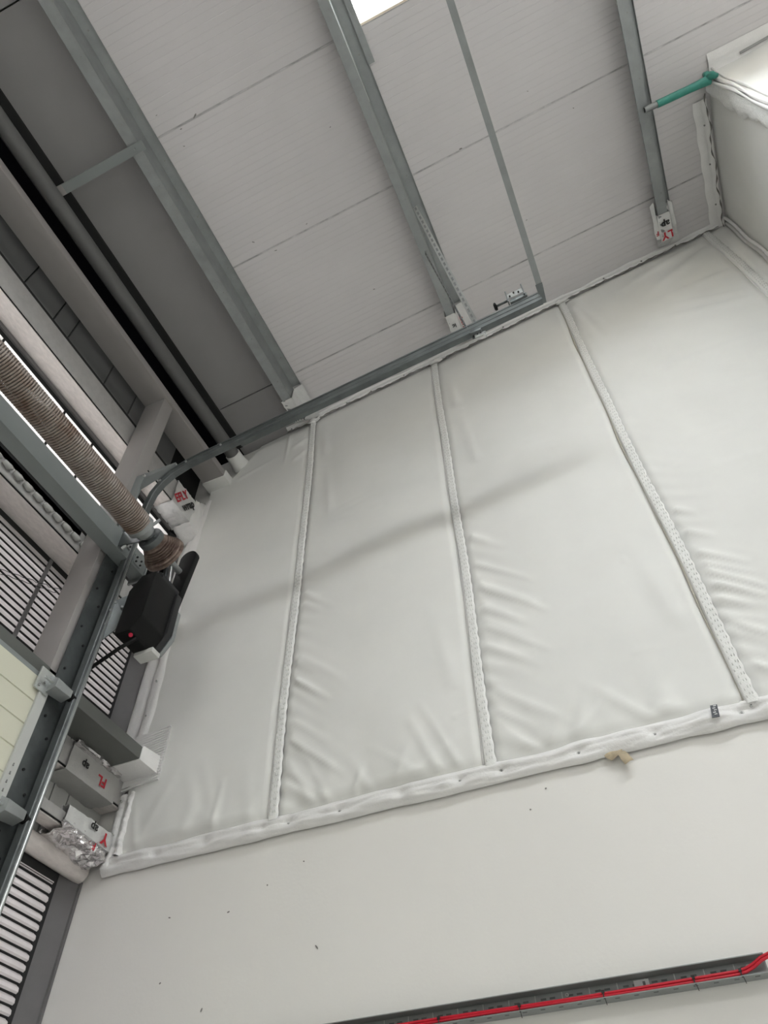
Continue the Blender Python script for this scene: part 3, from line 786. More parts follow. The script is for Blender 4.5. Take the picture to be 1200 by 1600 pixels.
def crinkled(pa, pb, n=26, amp=.004, seed=0, shrink=None):
    """sleeve between closed rings pa and pb (lists of points), crumpled"""
    m_ = len(pa); P = np.zeros((n, m_ + 1, 3)); A = np.array(pa + [pa[0]]); B_ = np.array(pb + [pb[0]])
    cen = np.array(pa).mean(0); r_ = np.random.default_rng(seed)
    jit = r_.normal(0, amp, (n, m_))
    for a in range(n):
        t = a / (n - 1)
        ring = A * (1 - t) + B_ * t; c = ring[:-1].mean(0)
        for k in range(m_ + 1):
            d = ring[k] - c; L = np.linalg.norm(d)
            P[a, k] = ring[k] + d / L * (jit[a, k % m_])
    return MB().grid(P)
def densify(ring, k=5):
    out = []
    for i in range(len(ring)):
        a = np.array(ring[i]); b = np.array(ring[(i + 1) % len(ring)])
        for j in range(k): out.append(tuple(a + (b - a) * j / k))
    return out
# foil wraps at the wall ends of the purlins, printed
def purlin_wrap(p, xl, xw, xr, zb, y0, y1, seed, texts):
    zt = zr(xw)
    ring = [(xl - .012, zb - .012), (xw + .010, zb - .008), (xw + .016, zt - .06), (xr + .015, zt - .03), (xr + .015, zt - .004), (xl - .010, zt - .02)]
    f = lambda y: densify([(x, y, z) for x, z in ring], 4)
    w = build('foil_wrap', crinkled(f(y0), f(y1), 14, .003, seed), 'foil_matt', p, smooth=True, autosmooth=.9)
    g = [(x, y1 + .11, max(z, zt - .03)) for x, y_, z in f(y1)]
    build('wrap_end', crinkled(f(y1), g, 5, .002, seed + 40), 'foil_matt', w, smooth=True, autosmooth=.9)
    lab(w, 'printed silver foil wrap around the end of the purlin')
    for s_, sz, m_, o_, ux, uy in texts:
        text_mesh(s_, sz, 'printed_lettering', m_, w, o_, ux, uy)
    return w
zl = lambda x, xw, zb: zb + (x - xw) * RS
w3 = purlin_wrap(p3, 1.306, 1.38, 1.45, zb3, 2.58, 2.80, 1,
    [('LY', .085, 'print_red', (1.348, 2.755, zb3 - .0175), (-1, .0, -RS), (0, 1, 0)), ('ap', .075, 'print_black', (1.346, 2.665, zb3 - .0175), (-1, 0, -RS), (0, 1, 0))])
# loose foil ears either side of the wrap
for x0, x1, a in ((1.262, 1.292, .03), (1.398, 1.425, -.03)):
    e = build('foil_ear', sheet([[(x0, 2.50, zb3 + .02), (x0 + .004, 2.62, zb3 + .012), (x0 - .003, 2.72, zb3 + .014), (x0 + .006, 2.78, zb3 + .01)], [(x1, 2.50 - a, zb3 + .004), (x1 - .003, 2.6, zb3 - .004), (x1 + .003, 2.70, zb3 - .008), (x1, 2.78, zb3 - .006)]]), 'foil_matt', w3)
    if a > 0: text_mesh('F', .05, 'printed_lettering', 'print_red', w3, ((x0 + x1) / 2, 2.72, zb3 - .009), (-1, 0, -.3), (0, 1, 0))
w2 = purlin_wrap(p2, -.488, -.421, -.342, zb2, 2.56, 2.80, 2,
    [('FIRE', .075, 'print_red', (-.385, 2.70, zb2 + .05), (0, 1, 0), (-.5, 0, .86)), ('ic', .05, 'print_black', (-.455, 2.66, zb2 - .0185), (-1, 0, -RS), (0, 1, 0))])
w1 = purlin_wrap(p1, -2.0, -1.922, -1.85, zb1, 2.60, 2.83, 3,
    [('wrap', .06, 'print_black', (-1.95, 2.80, zb1 - .018), (1, 0, RS), (0, -1, 0)), ('FLY', .06, 'print_red', (-1.95, 2.72, zb1 - .018), (1, 0, RS), (0, -1, 0))])

tb = thing('eaves_tube', (-2.61, 2.9, 5.25), 'long round steel tube under the eaves beside a black gap', 'steel tube')
build('tube', MB().tube([(-2.61, -5, 5.25), (-2.61, 2.99, 5.25)], .058, 28), 'tube_paint', tb, smooth=True, autosmooth=.7)
build('cloth_sleeve', MB().tube([(-2.61, 2.83, 5.25), (-2.61, 2.90, 5.25), (-2.61, 2.98, 5.25)], [.066, .068, .082], 22), 'fabric', tb, smooth=True, autosmooth=.8)
build('edge_angle', MB().prism_y([(-2.63, zr(-2.63) - .004), (-2.575, zr(-2.575) - .004), (-2.575, zr(-2.575) - .03), (-2.63, zr(-2.63) - .03)], -5, 2.9), 'dark_gap', tb)

st = thing('strut', (-2.2, .48, 5.33), 'short flat strut between the eaves tube and the nearest purlin', 'strut')
zs0, zs1 = 5.285, 5.352
build('flat_bar', MB().hexa([(-2.53, .450, zs0), (-2.53, .515, zs0), (-2.53, .515, zs0 + .005), (-2.53, .450, zs0 + .005)], [(-1.885, .445, zs1), (-1.885, .505, zs1), (-1.885, .505, zs1 + .005), (-1.885, .445, zs1 + .005)]), 'beam_paint', st)
build('upstand', MB().hexa([(-2.53, .450, zs0), (-2.53, .455, zs0), (-2.53, .455, zs0 + .03), (-2.53, .450, zs0 + .03)], [(-2.01, .447, zs1 - .013), (-2.01, .452, zs1 - .013), (-2.01, .452, zs1 + .017), (-2.01, .447, zs1 + .017)]), 'beam_paint', st)
build('end_cleat', MB().box(-2.57, -2.525, .45, .515, zs0 - .002, zs0 + .03), 'frame_paint', st)
build('end_bolt', MB().tube([(-1.955, .475, zs1 - .018), (-1.955, .475, zs1 + .002)], .008, 6), 'galv', st)

eb = thing('eaves_beam', (-2.77, 2.9, 5.0), 'flat grey box beam under the eaves, carried by the door post', 'steel beam')
build('beam', MB().box(-2.878, -2.67, -5, 2.90, 5.0, 5.075), 'frame_paint', eb, bevel=.006)
build('cloth_end_wrap', MB().box(-2.885, -2.662, 2.855, 3.0, 4.992, 5.083), 'fabric', eb, bevel=.006)
ps = thing('door_post', (-2.78, 2.07, FL), 'tall grey steel door post below the eaves beam', 'steel post')
build('post', MB().box(-2.872, -2.69, 2.02, 2.128, FL, 5.0), 'frame_paint', ps, bevel=.005)
build('foot_plate', MB().box(-2.90, -2.66, 1.98, 2.16, FL, FL + .015), 'frame_paint', ps)
li = thing('door_lintel', (-2.8, 2.9, 2.29), 'dark grey box lintel above the sectional door, running into the curtain', 'steel beam')
build('beam', MB().box(-2.905, -2.69, -3, 2.87, 2.29, 2.365), 'lintel_paint', li, bevel=.006)
build('cloth_end_wrap', MB().hexa([(-2.91, 2.80, 2.283), (-2.684, 2.80, 2.283), (-2.684, 2.80, 2.372), (-2.91, 2.80, 2.372)], [(-2.92, 2.99, 2.270), (-2.665, 2.99, 2.270), (-2.665, 2.99, 2.385), (-2.92, 2.99, 2.385)]), 'fabric_edge', li, bevel=.006)

# wall rails: boxy rolled rails with a lip; floor light painted on bottom faces, shade on inner faces
def wall_rail(label, xi, xo, zb, h, y0, y1, m='rail_steel'):
    th = thing('wall_rail', ((xi + xo) / 2, y1, zb), label, 'wall rail', 'horizontal wall rails')
    build('inner_face', MB().box(xi - .006, xi, y0, y1, zb + .012, zb + h), 'rail_shaded', th, bevel=.002)
    build('bottom_face', MB().box(xo, xi - .012, y0, y1, zb, zb + .006), m, th)
    build('lip', MB().box(xi - .012, xi - .006, y0, y1, zb + .008, zb + h * .5), 'dark_gap', th)  # dark colour stands in for shading at the rounded edge
    build('top_face', MB().box(xo, xi - .006, y0, y1, zb + h - .006, zb + h), 'rail_shaded', th)
    return th
ra = wall_rail('topmost galvanised wall rail with a pale underside, above the coil spring', -2.90, -3.06, 4.50, .235, -5, 2.985)
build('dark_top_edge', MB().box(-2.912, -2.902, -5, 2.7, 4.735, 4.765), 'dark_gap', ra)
rb = wall_rail('pale galvanised wall rail behind the spring beam, above the slatted strip', -2.90, -3.10, 3.32, .16, -1.5, 2.985)
for k in range(14):    # row of pale scalloped packers on the second rail
    y = 1.08 + k * .085
    pts = [(-2.885, y + .006, 3.395), (-2.885, y + .05, 3.388), (-2.885, y + .072, 3.398)]
    build('packer', MB().tube(pts, [.014, .021, .010], 8), 'liner_pale', rb, smooth=True)
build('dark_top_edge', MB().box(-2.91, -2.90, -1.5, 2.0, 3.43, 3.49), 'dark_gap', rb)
build('under_strip', MB().box(-3.13, -3.10, -1.5, 2.84, 3.22, 3.33), 'trim_grey', rb)
build('under_strip', MB().box(-3.14, -3.06, -5, 2.84, 4.465, 4.499), 'trim_grey', ra)
rc = wall_rail('short wrapped wall rail just below the dark lintel', -2.90, -3.04, 2.13, .15, 2.13, 2.985)
rd = wall_rail('lowest wall rail, its end wrapped in shiny crumpled foil', -2.90, -3.00, 1.868, .065, 1.6, 2.985)
tp = thing('wall_pipe', (-3.06, 2.9, 1.75), 'pale round pipe under the lowest wall rail, above the slats', 'pipe')
build('pipe', MB().tube([(-3.05, 1.6, 1.80), (-3.05, 2.985, 1.80)], .050, 24), 'rail_steel', tp, smooth=True, autosmooth=.8)
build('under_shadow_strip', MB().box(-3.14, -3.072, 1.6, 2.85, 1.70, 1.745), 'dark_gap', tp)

def box_wrap(parent, xi, xo, z0, z1, y0, y1, seed, m='foil', amp=.005, lbl=None):
    ring = [(xi + .012, z0 - .012), (xi + .012, z1 + .010), (xo, z1 + .010), (xo, z0 - .012)]
    f = lambda y: densify([(x, y, z) for x, z in ring], 5)
    w = build('foil_wrap', crinkled(f(y0), f(y1), 16, amp, seed), m, parent, smooth=True, autosmooth=.5)
    if lbl: lab(w, lbl)
    return w
wa = box_wrap(ra, -2.90, -3.06, 4.50, 4.735, 2.60, 2.86, 11, 'foil_matt', .0035, 'silver foil wrap with red and black print')
text_mesh('EFLY', .098, 'printed_lettering', 'print_red', wa, (-2.881, 2.680, 4.618), (0, .503, .864), (0, -.864, .503))
text_mesh('wrap', .095, 'printed_lettering', 'print_black', wa, (-2.881, 2.775, 4.610), (0, .503, .864), (0, -.864, .503))
# soft white collar of cloth closing the end of that rail
build('cloth_collar', crinkled(densify([(-2.885, 2.84, 4.48), (-2.885, 2.84, 4.755), (-3.04, 2.84, 4.755), (-3.04, 2.84, 4.48)], 5), densify([(-2.87, 2.985, 4.40), (-2.87, 2.985, 4.83), (-3.05, 2.985, 4.83), (-3.05, 2.985, 4.40)], 5), 12, .006, 14), 'fabric_edge', ra, smooth=True)
wc = box_wrap(rc, -2.90, -3.04, 2.13, 2.275, 2.50, 2.90, 12, 'wrap_shaded', .003, 'pale foil wrap printed in red and black, upside down')
text_mesh('FL', .075, 'printed_lettering', 'print_red', wc, (-2.884, 2.77, 2.185), (0, -1, 0), (0, 0, -1))
text_mesh('ap', .06, 'printed_lettering', 'print_black', wc, (-2.884, 2.62, 2.20), (0, -1, 0), (0, 0, -1))
build('foil_strip', crinkled(densify([(-2.86, 2.50, 2.262), (-2.86, 2.50, 2.285), (-2.90, 2.50, 2.285), (-2.90, 2.50, 2.262)], 3), densify([(-2.86, 2.88, 2.262), (-2.86, 2.88, 2.285), (-2.90, 2.88, 2.285), (-2.90, 2.88, 2.262)], 3), 16, .004, 15), 'foil', wc, smooth=True, autosmooth=.5)
wd = thing('foil_bundle', (-2.95, 2.8, 1.84), 'shiny crumpled foil bundle round the lowest rail end, printed red and black', 'foil wrap')
f = lambda y, s_: densify([(-2.885 + .02 * s_, y, 1.835 - .005 * s_), (-2.885 + .02 * s_, y, 1.955), (-3.02, y, 1.955), (-3.03, y, 1.80)], 6)
build('printed_sleeve', crinkled(densify([(-2.880, 2.60, 1.885), (-2.880, 2.60, 1.965), (-2.93, 2.60, 1.972), (-2.93, 2.60, 1.885)], 5), densify([(-2.86, 2.945, 1.86), (-2.86, 2.945, 1.955), (-2.95, 2.945, 1.965), (-2.95, 2.945, 1.86)], 5), 16, .0025, 16), 'foil_matt', wd, smooth=True, autosmooth=.5)
build('crumpled_foil', crinkled(densify([(-2.886, 2.60, 1.845), (-2.886, 2.60, 1.90), (-3.02, 2.60, 1.895), (-3.02, 2.60, 1.835)], 6), densify([(-2.872, 2.945, 1.815), (-2.872, 2.945, 1.89), (-3.02, 2.945, 1.88), (-3.02, 2.945, 1.79)], 6), 22, .008, 17), 'foil', wd, autosmooth=.3)
text_mesh('Y', .085, 'printed_lettering', 'print_red', wd, (-2.853, 2.88, 1.905), (0, -1, 0), (0, 0, -1))
text_mesh('ap', .06, 'printed_lettering', 'print_black', wd, (-2.858, 2.79, 1.925), (0, -1, 0), (0, 0, -1))
text_mesh('F', .05, 'printed_lettering', 'print_red', wd, (-2.862, 2.83, 1.846), (0, -1, 0), (0, 0, -1))

# ------------------------------------------------------------------ sectional door
TY = 2.16
dr = thing('sectional_door', (-2.64, 1.0, FL), 'cream insulated sectional door with horizontal ribs, left of the vertical track', 'door')
top = 2.235
for k in range(7):
    z1 = top - k * .618; z0 = max(z1 - .612, FL)
    if z1 < FL: break
    prof = [(-2.680, z0), (-2.680, z1), (-2.642, z1)]
    nz = 5; h = z1 - z0
    for j in range(1, nz):
        zc = z1 - h * j / nz
        prof += [(-2.642, zc + .004), (-2.647, zc + .0015), (-2.647, zc - .0015), (-2.642, zc - .004)]
    prof += [(-2.642, z0)]
    s_ = build('door_section', MB().prism_y(prof, -1.5, 1.985), 'door_panel', dr)
    build('end_cap', MB().box(-2.684, -2.634, 1.985, 2.030, z0 + .005, z1 - .002).box(-2.640, -2.628, 1.972, 1.986, z0 + .005, z1 - .002), 'door_edge', s_)
    for j in range(4):
        screw(s_, (-2.632, 2.0, z0 + .05 + j * .04), 'z', .004)
build('top_seal', MB().box(-2.69, -2.645, -1.5, 2.03, 2.236, 2.262), 'beam_paint', dr)
# roller brackets
for zc in (2.225, 1.60, .98):
    b_ = build('roller_bracket', MB().hexa([(-2.63, 2.0, zc - .05), (-2.57, 2.0, zc - .03), (-2.57, 2.0, zc + .02), (-2.63, 2.0, zc + .05)], [(-2.63, 2.115, zc - .035), (-2.575, 2.115, zc - .02), (-2.575, 2.115, zc + .02), (-2.63, 2.115, zc + .04)]), 'galv', dr, bevel=.004)
    build('hinge_plate', MB().box(-2.632, -2.624, 1.93, 2.02, zc - .06, zc + .06), 'galv_bright', b_)
    build('roller_wheel', MB().tube([(-2.60, 2.125, zc), (-2.60, 2.15, zc)], .022, 14), 'black_plastic', b_, smooth=True, autosmooth=.7)
    build('axle', MB().tube([(-2.60, 1.95, zc), (-2.60, 2.13, zc)], .006, 8), 'galv_bright', b_, smooth=True, autosmooth=.7)
    for q in range(3):
        screw(b_, (-2.622, 1.95 + q * .025, zc - .04 + .03 * q), 'z', .006)

tk = thing('door_track', (-2.6, TY, FL), 'galvanised door track rising beside the door, bending along under the roof', 'door track')
ang = build('track_angle', MB().prism_z([(-2.672, 2.055), (-2.668, 2.055), (-2.668, 2.185), (-2.672, 2.185)], FL, 3.62).prism_z([(-2.668, 2.181), (-2.60, 2.181), (-2.60, 2.185), (-2.668, 2.185)], FL, 3.62), 'galv_dark', tk)
for k in range(34):
    z = .4 + k * .095
    if k % 3 != 1: build('angle_bolt', MB().tube([(-2.668, 2.085 + .055 * ((k * 7) % 3) / 2, z), (-2.661, 2.085 + .055 * ((k * 7) % 3) / 2, z)], .007, 6), 'black_grey', ang)
path = [(-2.603, TY, FL), (-2.603, TY, 0.0), (-2.603, TY, 2.0), (-2.603, TY, 3.55)]
path += [(-2.600, TY, 3.77), (-2.583, TY, 3.885), (-2.537, TY, 3.975), (-2.465, TY, 4.045), (-2.358, TY, 4.090), (-2.237, TY, 4.113), (-2.09, TY, 4.130), (-1.96, TY, 4.146)]
path += [(x, TY, 4.146 + (x + 1.96) * .1385) for x in (-1.4, -.7, 0, .205)]
t_ = .0028; A_ = .020; D_ = .026    # C-shaped rolled track opening towards the door
cprof = [(-A_, -D_), (-A_, D_), (A_, D_), (A_, -D_), (A_ - t_, -D_), (A_ - t_, D_ - t_), (-A_ + t_, D_ - t_), (-A_ + t_, -D_)]
vprof = [(a, b) for b, a in [(-D_, -A_), (D_, -A_), (D_, A_), (-D_, A_)]]
# section: side axis = Y; in-plane normal turned from room side to underside
build('rolled_track', MB().sweep(path, [(-.024, -.020), (-.024, .020), (-.020, .024), (.016, .024), (.022, .018), (.022, .010), (.018, .010), (.018, .016), (-.018, .018), (-.020, -.016), (.004, -.018), (.004, -.022), (-.020, -.024)], (0, 1, 0)), 'galv_dark', tk)
build('track_bead', MB().tube([(x - .0, TY + .006 , z) if z < 3.5 else (x, TY + .0, z) for x, y, z in [(-2.578, 0, FL), (-2.578, 0, 3.55)]], .0085, 10), 'galv_bright', tk, smooth=True)
# stiffening angle along the ceiling run
build('stiffening_angle', MB().sweep(path[11:], [(-.022, .028), (.034, .028), (.034, .032), (-.017, .032), (-.017, .066), (-.022, .066)], (0, 1, 0)), 'galv_dark', tk)
build('lower_flange', MB().sweep(path[6:], [(-.026, -.040), (-.020, -.040), (-.020, -.024), (-.026, -.024)], (0, 1, 0)), 'galv_dark', tk)
for i, (x, y, z) in enumerate(path[6:12]):
    if i % 2 == 0: build('track_bolt', MB().tube([(x + .0, TY - .026, z + .005), (x, TY - .034, z + .005)], .008, 6), 'galv_bright', tk)
# bracket between post and start of the curve
br = build('post_bracket', MB().hexa([(-2.69, 2.06, 3.95), (-2.69, 2.13, 3.95), (-2.69, 2.13, 4.02), (-2.69, 2.06, 4.02)], [(-2.44, 2.12, 4.10), (-2.44, 2.15, 4.10), (-2.44, 2.15, 4.12), (-2.44, 2.12, 4.12)]), 'galv', tk)
build('post_channel', MB().prism_z([(-2.690, 2.060), (-2.620, 2.060), (-2.620, 2.066), (-2.684, 2.066), (-2.684, 2.128), (-2.69, 2.128)], 3.4, 4.0), 'beam_paint', tk)
screw(br, (-2.62, 2.06, 3.99), 'y', .010)

# hangers of punched strap from the middle purlin
def strap(a, b, w, wdir, name='hanger_strap', m='galv_bright', holes=22, hm='slot_dark'):
    a = Vector(a); b = Vector(b); wd = Vector(wdir).normalized() * w / 2; d = (b - a); nrm = d.cross(wd).normalized() * .002
    th = thing(name, tuple(b), None, None)
    mb = MB().hexa([a - wd, a + wd, a + wd + nrm, a - wd + nrm], [b - wd, b + wd, b + wd + nrm, b - wd + nrm])
    build('punched_strip', mb, m, th)
    dn = d.normalized(); nn = nrm.normalized() * .0035; sgn = 1 if nn.z < 0 else -1
    for k in range(holes):
        c = a + d * (k + .5) / holes; wu = wd * .38; du = dn * (d.length / holes * .28); e = nn * sgn
        build('punched_hole', MB().hexa([c - wu - du - e * .3, c + wu - du - e * .3, c + wu + du - e * .3, c - wu + du - e * .3], [c - wu - du + e, c + wu - du + e, c + wu + du + e, c - wu + du + e]), hm, th)
    return th
s1 = strap((-.398, 1.66, 5.60), (-.228, 2.15, 4.42), .036, (1, -.25, 0), m='galv_bright', holes=24, hm='galv')
tag(s1, 'bright punched steel strap, right of the pair hanging the door track', 'hanger strap', 'track hanger straps')
s2 = strap((-.452, 2.0, 5.585), (-.285, 2.15, 4.36), .024, (.4, -1, 0), m='galv', holes=20)
tag(s2, 'dull punched steel strap, left of the pair hanging the door track', 'hanger strap', 'track hanger straps')
cl = thing('track_clamp', (-.235, 2.16, 4.28), 'small steel clamp under the ceiling track below the straps', 'clamp')
build('clamp_block', MB().box(-.275, -.205, 2.135, 2.185, 4.300, 4.345), 'galv_dark', cl, bevel=.004)
build('clamp_lip', MB().box(-.255, -.185, 2.155, 2.165, 4.268, 4.298).box(-.190, -.182, 2.155, 2.168, 4.235, 4.298), 'galv_bright', cl)
for dx in (-.262, -.235, -.213): build('clamp_bolt', MB().tube([(dx, 2.160, 4.285), (dx, 2.160, 4.302)], .007, 6), 'black_grey', cl)

# rear cross bar of the track
zc_ = 4.146 + (0.21 + 1.96) * .1385
cbz = zc_ + .03
cb = thing('rear_cross_bar', (.225, TY, cbz), 'long thin steel bar running overhead from the end of the door track', 'steel bar')
build('flat_leg', MB().box(.205, .243, -3.0, TY - .03, cbz, cbz + .004), 'galv', cb)
build('upright_leg', MB().box(.239, .243, -3.0, TY - .03, cbz + .004, cbz + .036), 'galv', cb)
build('end_fishplate', MB().hexa([(.200, TY - .08, cbz - .004), (.245, TY - .08, cbz - .004), (.245, TY - .08, cbz), (.200, TY - .08, cbz)], [(.200, TY + .03, cbz - .06), (.232, TY + .03, cbz - .06), (.232, TY + .03, cbz - .056), (.200, TY + .03, cbz - .056)]), 'galv_dark', cb)
# spring bumper on the end of the track
bu = thing('track_buffer', (.06, TY, 4.5), 'spring buffer with a black knob on the end of the ceiling track', 'buffer')
bz = lambda x: 4.146 + (x + 1.96) * .1385 + .075
build('saddle', MB().hexa([(.020, 2.12, bz(.02) - .03), (.020, 2.20, bz(.02) - .03), (.020, 2.20, bz(.02) + .012), (.020, 2.12, bz(.02) + .012)], [(.135, 2.12, bz(.135) - .03), (.135, 2.20, bz(.135) - .03), (.135, 2.20, bz(.135) + .012), (.135, 2.12, bz(.135) + .012)]), 'galv_dark', bu, bevel=.004)
build('bright_plate', MB().hexa([(.012, 2.115, bz(.012) + .020), (.012, 2.12, bz(.012) + .020), (.012, 2.12, bz(.012) + .085), (.012, 2.115, bz(.012) + .085)], [(.118, 2.115, bz(.118) + .020), (.118, 2.12, bz(.118) + .020), (.118, 2.12, bz(.118) + .085), (.118, 2.115, bz(.118) + .085)]), 'galv_bright', bu)
for x in (.010, .120):
    build('end_plate', MB().box(x - .004, x + .004, 2.11, 2.20, bz(x) - .02, bz(x) + .135), 'galv_dark', bu)
build('plunger', MB().tube([(-.078, 2.15, bz(-.078) + .07), (.012, 2.15, bz(.012) + .07)], .008, 10), 'galv_dark', bu, smooth=True)
build('knob', MB().tube([(-.088, 2.15, bz(-.08) + .068), (-.082, 2.15, bz(-.08) + .068), (-.072, 2.15, bz(-.08) + .070), (-.068, 2.15, bz(-.08) + .071)], [.018, .027, .027, .014], 16), 'black_plastic', bu, smooth=True, autosmooth=.9)
for dx, dz in ((.03, .035), (.06, .06), (.09, .04)): build('plate_bolt', MB().tube([(dx, 2.117, bz(dx) + dz), (dx, 2.105, bz(dx) + dz)], .006, 6), 'black_grey', bu)

# spring beam, torsion spring, drum, operator
SX, SZ = -2.37, 3.245
sb = thing('spring_beam', (-2.63, 2.3, 3.225), 'blue-grey box beam that carries the coil spring', 'steel beam')
build('beam', MB().box(-2.675, -2.58, -2.5, 2.30, 3.228, 3.37), 'beam_paint', sb, bevel=.005)
build('end_plate', MB().box(-2.69, -2.575, 2.30, 2.312, 3.20, 3.40), 'galv', sb)
for zc, yc in ((3.33, 2.10), (3.28, 2.22)):
    pl = build('bolted_plate', MB().box(-2.58, -2.572, yc - .035, yc + .035, zc - .035, zc + .03), 'galv', sb)
    for q in ((-.02, -.02), (.02, -.02), (-.02, .015), (.02, .015)):
        build('bolt', MB().tube([(-2.572, yc + q[0], zc + q[1]), (-2.563, yc + q[0], zc + q[1])], .006, 6), 'black_grey', pl)
sp = thing('torsion_spring', (SX, 1.9, SZ), 'thick rusty brown coil spring of the sectional door', 'coil spring')
turns = 150; y0, y1 = -.30, 1.955; R_ = .0755; seg = 18
pts = []
N = turns * seg
for k in range(N + 1):
    a = 2 * math.pi * k / seg
    pts.append((SX + R_ * math.cos(a), y0 + (y1 - y0) * k / N, SZ + R_ * math.sin(a)))
build('coil', MB().tube(pts, .0068, 6), 'spring_rust', sp, smooth=True)
build('shaft', MB().tube([(SX, -1.2, SZ), (SX, 2.42, SZ)], .020, 14), 'galv', sp, smooth=True, autosmooth=.7)
build('winding_cone', MB().lathe_y(SX, SZ, [(1.935, .055), (1.96, .080), (1.985, .082), (1.99, .060), (2.03, .055), (2.05, .035)]), 'galv', sp, smooth=True, autosmooth=.5)
dm = thing('cable_drum', (SX, 2.19, SZ), 'rusty grooved cable drum at the end of the spring', 'cable drum')
prof = [(2.100, .035), (2.100, .070), (2.115, .072)]
for k in range(5):
    y = 2.12 + k * .013
    prof += [(y, .082 + k * .007), (y + .0035, .082 + k * .007), (y + .0055, .070 + k * .007), (y + .011, .070 + k * .007)]
prof += [(2.19, .122), (2.198, .126), (2.203, .118), (2.208, .128), (2.222, .130), (2.226, .05), (2.232, .04)]
build('drum_body', MB().lathe_y(SX, SZ, prof, 36), 'drum_rust', dm, smooth=True, autosmooth=.4)
build('drum_collar', MB().lathe_y(SX, SZ, [(2.062, .030), (2.062, .074), (2.069, .077), (2.098, .077), (2.098, .030)], 30), 'galv_dark', dm, smooth=True, autosmooth=.5)
for k in range(4):
    a = 1.2 + k * 1.57
    build('set_screw', MB().tube([(SX + .05 * math.cos(a), 2.061, SZ + .05 * math.sin(a)), (SX + .05 * math.cos(a), 2.050, SZ + .05 * math.sin(a))], .008, 6), 'galv_dark', dm)
# bearing bracket from beam to shaft
bb = thing('bearing_bracket', (-2.5, 2.05, 3.2), 'galvanised bracket with a pale stay between spring and drum', 'bracket')
build('bracket_plate', MB().prism_y([(-2.575, 3.24), (-2.575, 3.36), (-2.40, 3.30), (-2.345, 3.265), (-2.345, 3.215), (-2.42, 3.20)], 2.036, 2.042), 'galv_dark', bb)
build('stay', MB().tube([(-2.565, 2.07, 3.26), (-2.44, 2.065, 3.33), (-2.33, 2.06, 3.385)], .010, 8), 'galv', bb, smooth=True)
build('stay_bolt', MB().tube([(-2.575, 2.07, 3.25), (-2.545, 2.07, 3.265)], .013, 6), 'galv_bright', bb)
op = thing('door_operator', (-2.35, 2.3, 2.6), 'black boxy door operator motor with a red light below the drum', 'door motor')
body = [(-2.43, 2.60), (-2.43, 2.93), (-2.36, 2.985), (-2.27, 2.985), (-2.27, 2.66), (-2.33, 2.60)]
ob = build('motor_body', MB().prism_y([(-2.46, 2.58), (-2.46, 2.90), (-2.40, 3.0), (-2.30, 3.0), (-2.30, 2.66), (-2.36, 2.58)], 2.13, 2.33), 'black_plastic', op, bevel=.012)
build('motor_cover', MB().prism_y([(-2.45, 2.60), (-2.45, 2.93), (-2.40, 2.99), (-2.29, 2.99), (-2.285, 2.70), (-2.34, 2.60)], 2.33, 2.375), 'black_grey', op, bevel=.008)
build('mounting_frame', MB().prism_y([(-2.46, 2.59), (-2.46, 2.93), (-2.42, 2.985), (-2.36, 2.985), (-2.345, 2.93), (-2.29, 2.88), (-2.285, 2.68), (-2.345, 2.59)], 2.375, 2.400), 'galv', op, bevel=.003)
build('base_foot', MB().box(-2.45, -2.33, 2.30, 2.37, 2.555, 2.585), 'liner_pale', op, bevel=.004)
build('status_light', MB().tube([(-2.375, 2.165, 2.582), (-2.370, 2.165, 2.570)], .011, 10), 'red_light', op, smooth=True, autosmooth=.6)
build('motor_flange', MB().lathe_y(-2.36, 3.02, [(2.20, .05), (2.215, .05), (2.36, .05), (2.37, .03)], 20), 'black_grey', op, smooth=True, autosmooth=.5)
lp = thing('chain_guide', (-2.37, 2.40, 3.0), 'black rounded chain guard between the drum and the operator', 'chain guard')
pr = []
for t in np.linspace(0, math.pi, 13): pr.append((-2.335 + .060 * math.cos(t), 3.36 + .060 * math.sin(t)))
pr += [(-2.41, 2.96), (-2.33, 2.93)]
build('guard_shell', MB().prism_y(pr, 2.375, 2.415), 'black_plastic', lp, bevel=.008)
for xx, rr, mm in ((-2.40, .014, 'galv_dark'), (-2.365, .009, 'galv_bright'), (-2.43, .016, 'black_grey')):
    build('drive_rod', MB().tube([(xx, 2.335, 2.97), (xx - .01, 2.30, 3.22)], rr, 10), mm, lp, smooth=True, autosmooth=.7)
gs = thing('gusset_plate', (-2.55, 2.2, 2.8), 'triangular galvanised gusset plate beside the operator', 'gusset plate')
build('plate', MB().hexa([(-2.50, 2.325, 3.135), (-2.565, 2.16, 2.90), (-2.60, 2.16, 2.58), (-2.515, 2.23, 2.78)], [(-2.504, 2.331, 3.135), (-2.569, 2.166, 2.90), (-2.604, 2.166, 2.58), (-2.519, 2.236, 2.78)]), 'galv_dark', gs)
for q in ((-2.585, 2.165, 2.82), (-2.575, 2.172, 2.88), (-2.59, 2.165, 2.72), (-2.545, 2.20, 2.86)):
    build('gusset_bolt', MB().tube([(q[0] + .012, q[1] - .014, q[2]), (q[0], q[1], q[2])], .007, 6), 'galv_bright', gs)
build('cable_conduit', MB().tube([(-2.36, 2.20, 2.575), (-2.45, 2.19, 2.53), (-2.60, 2.175, 2.43)], .011, 10), 'black_plastic', op, smooth=True)

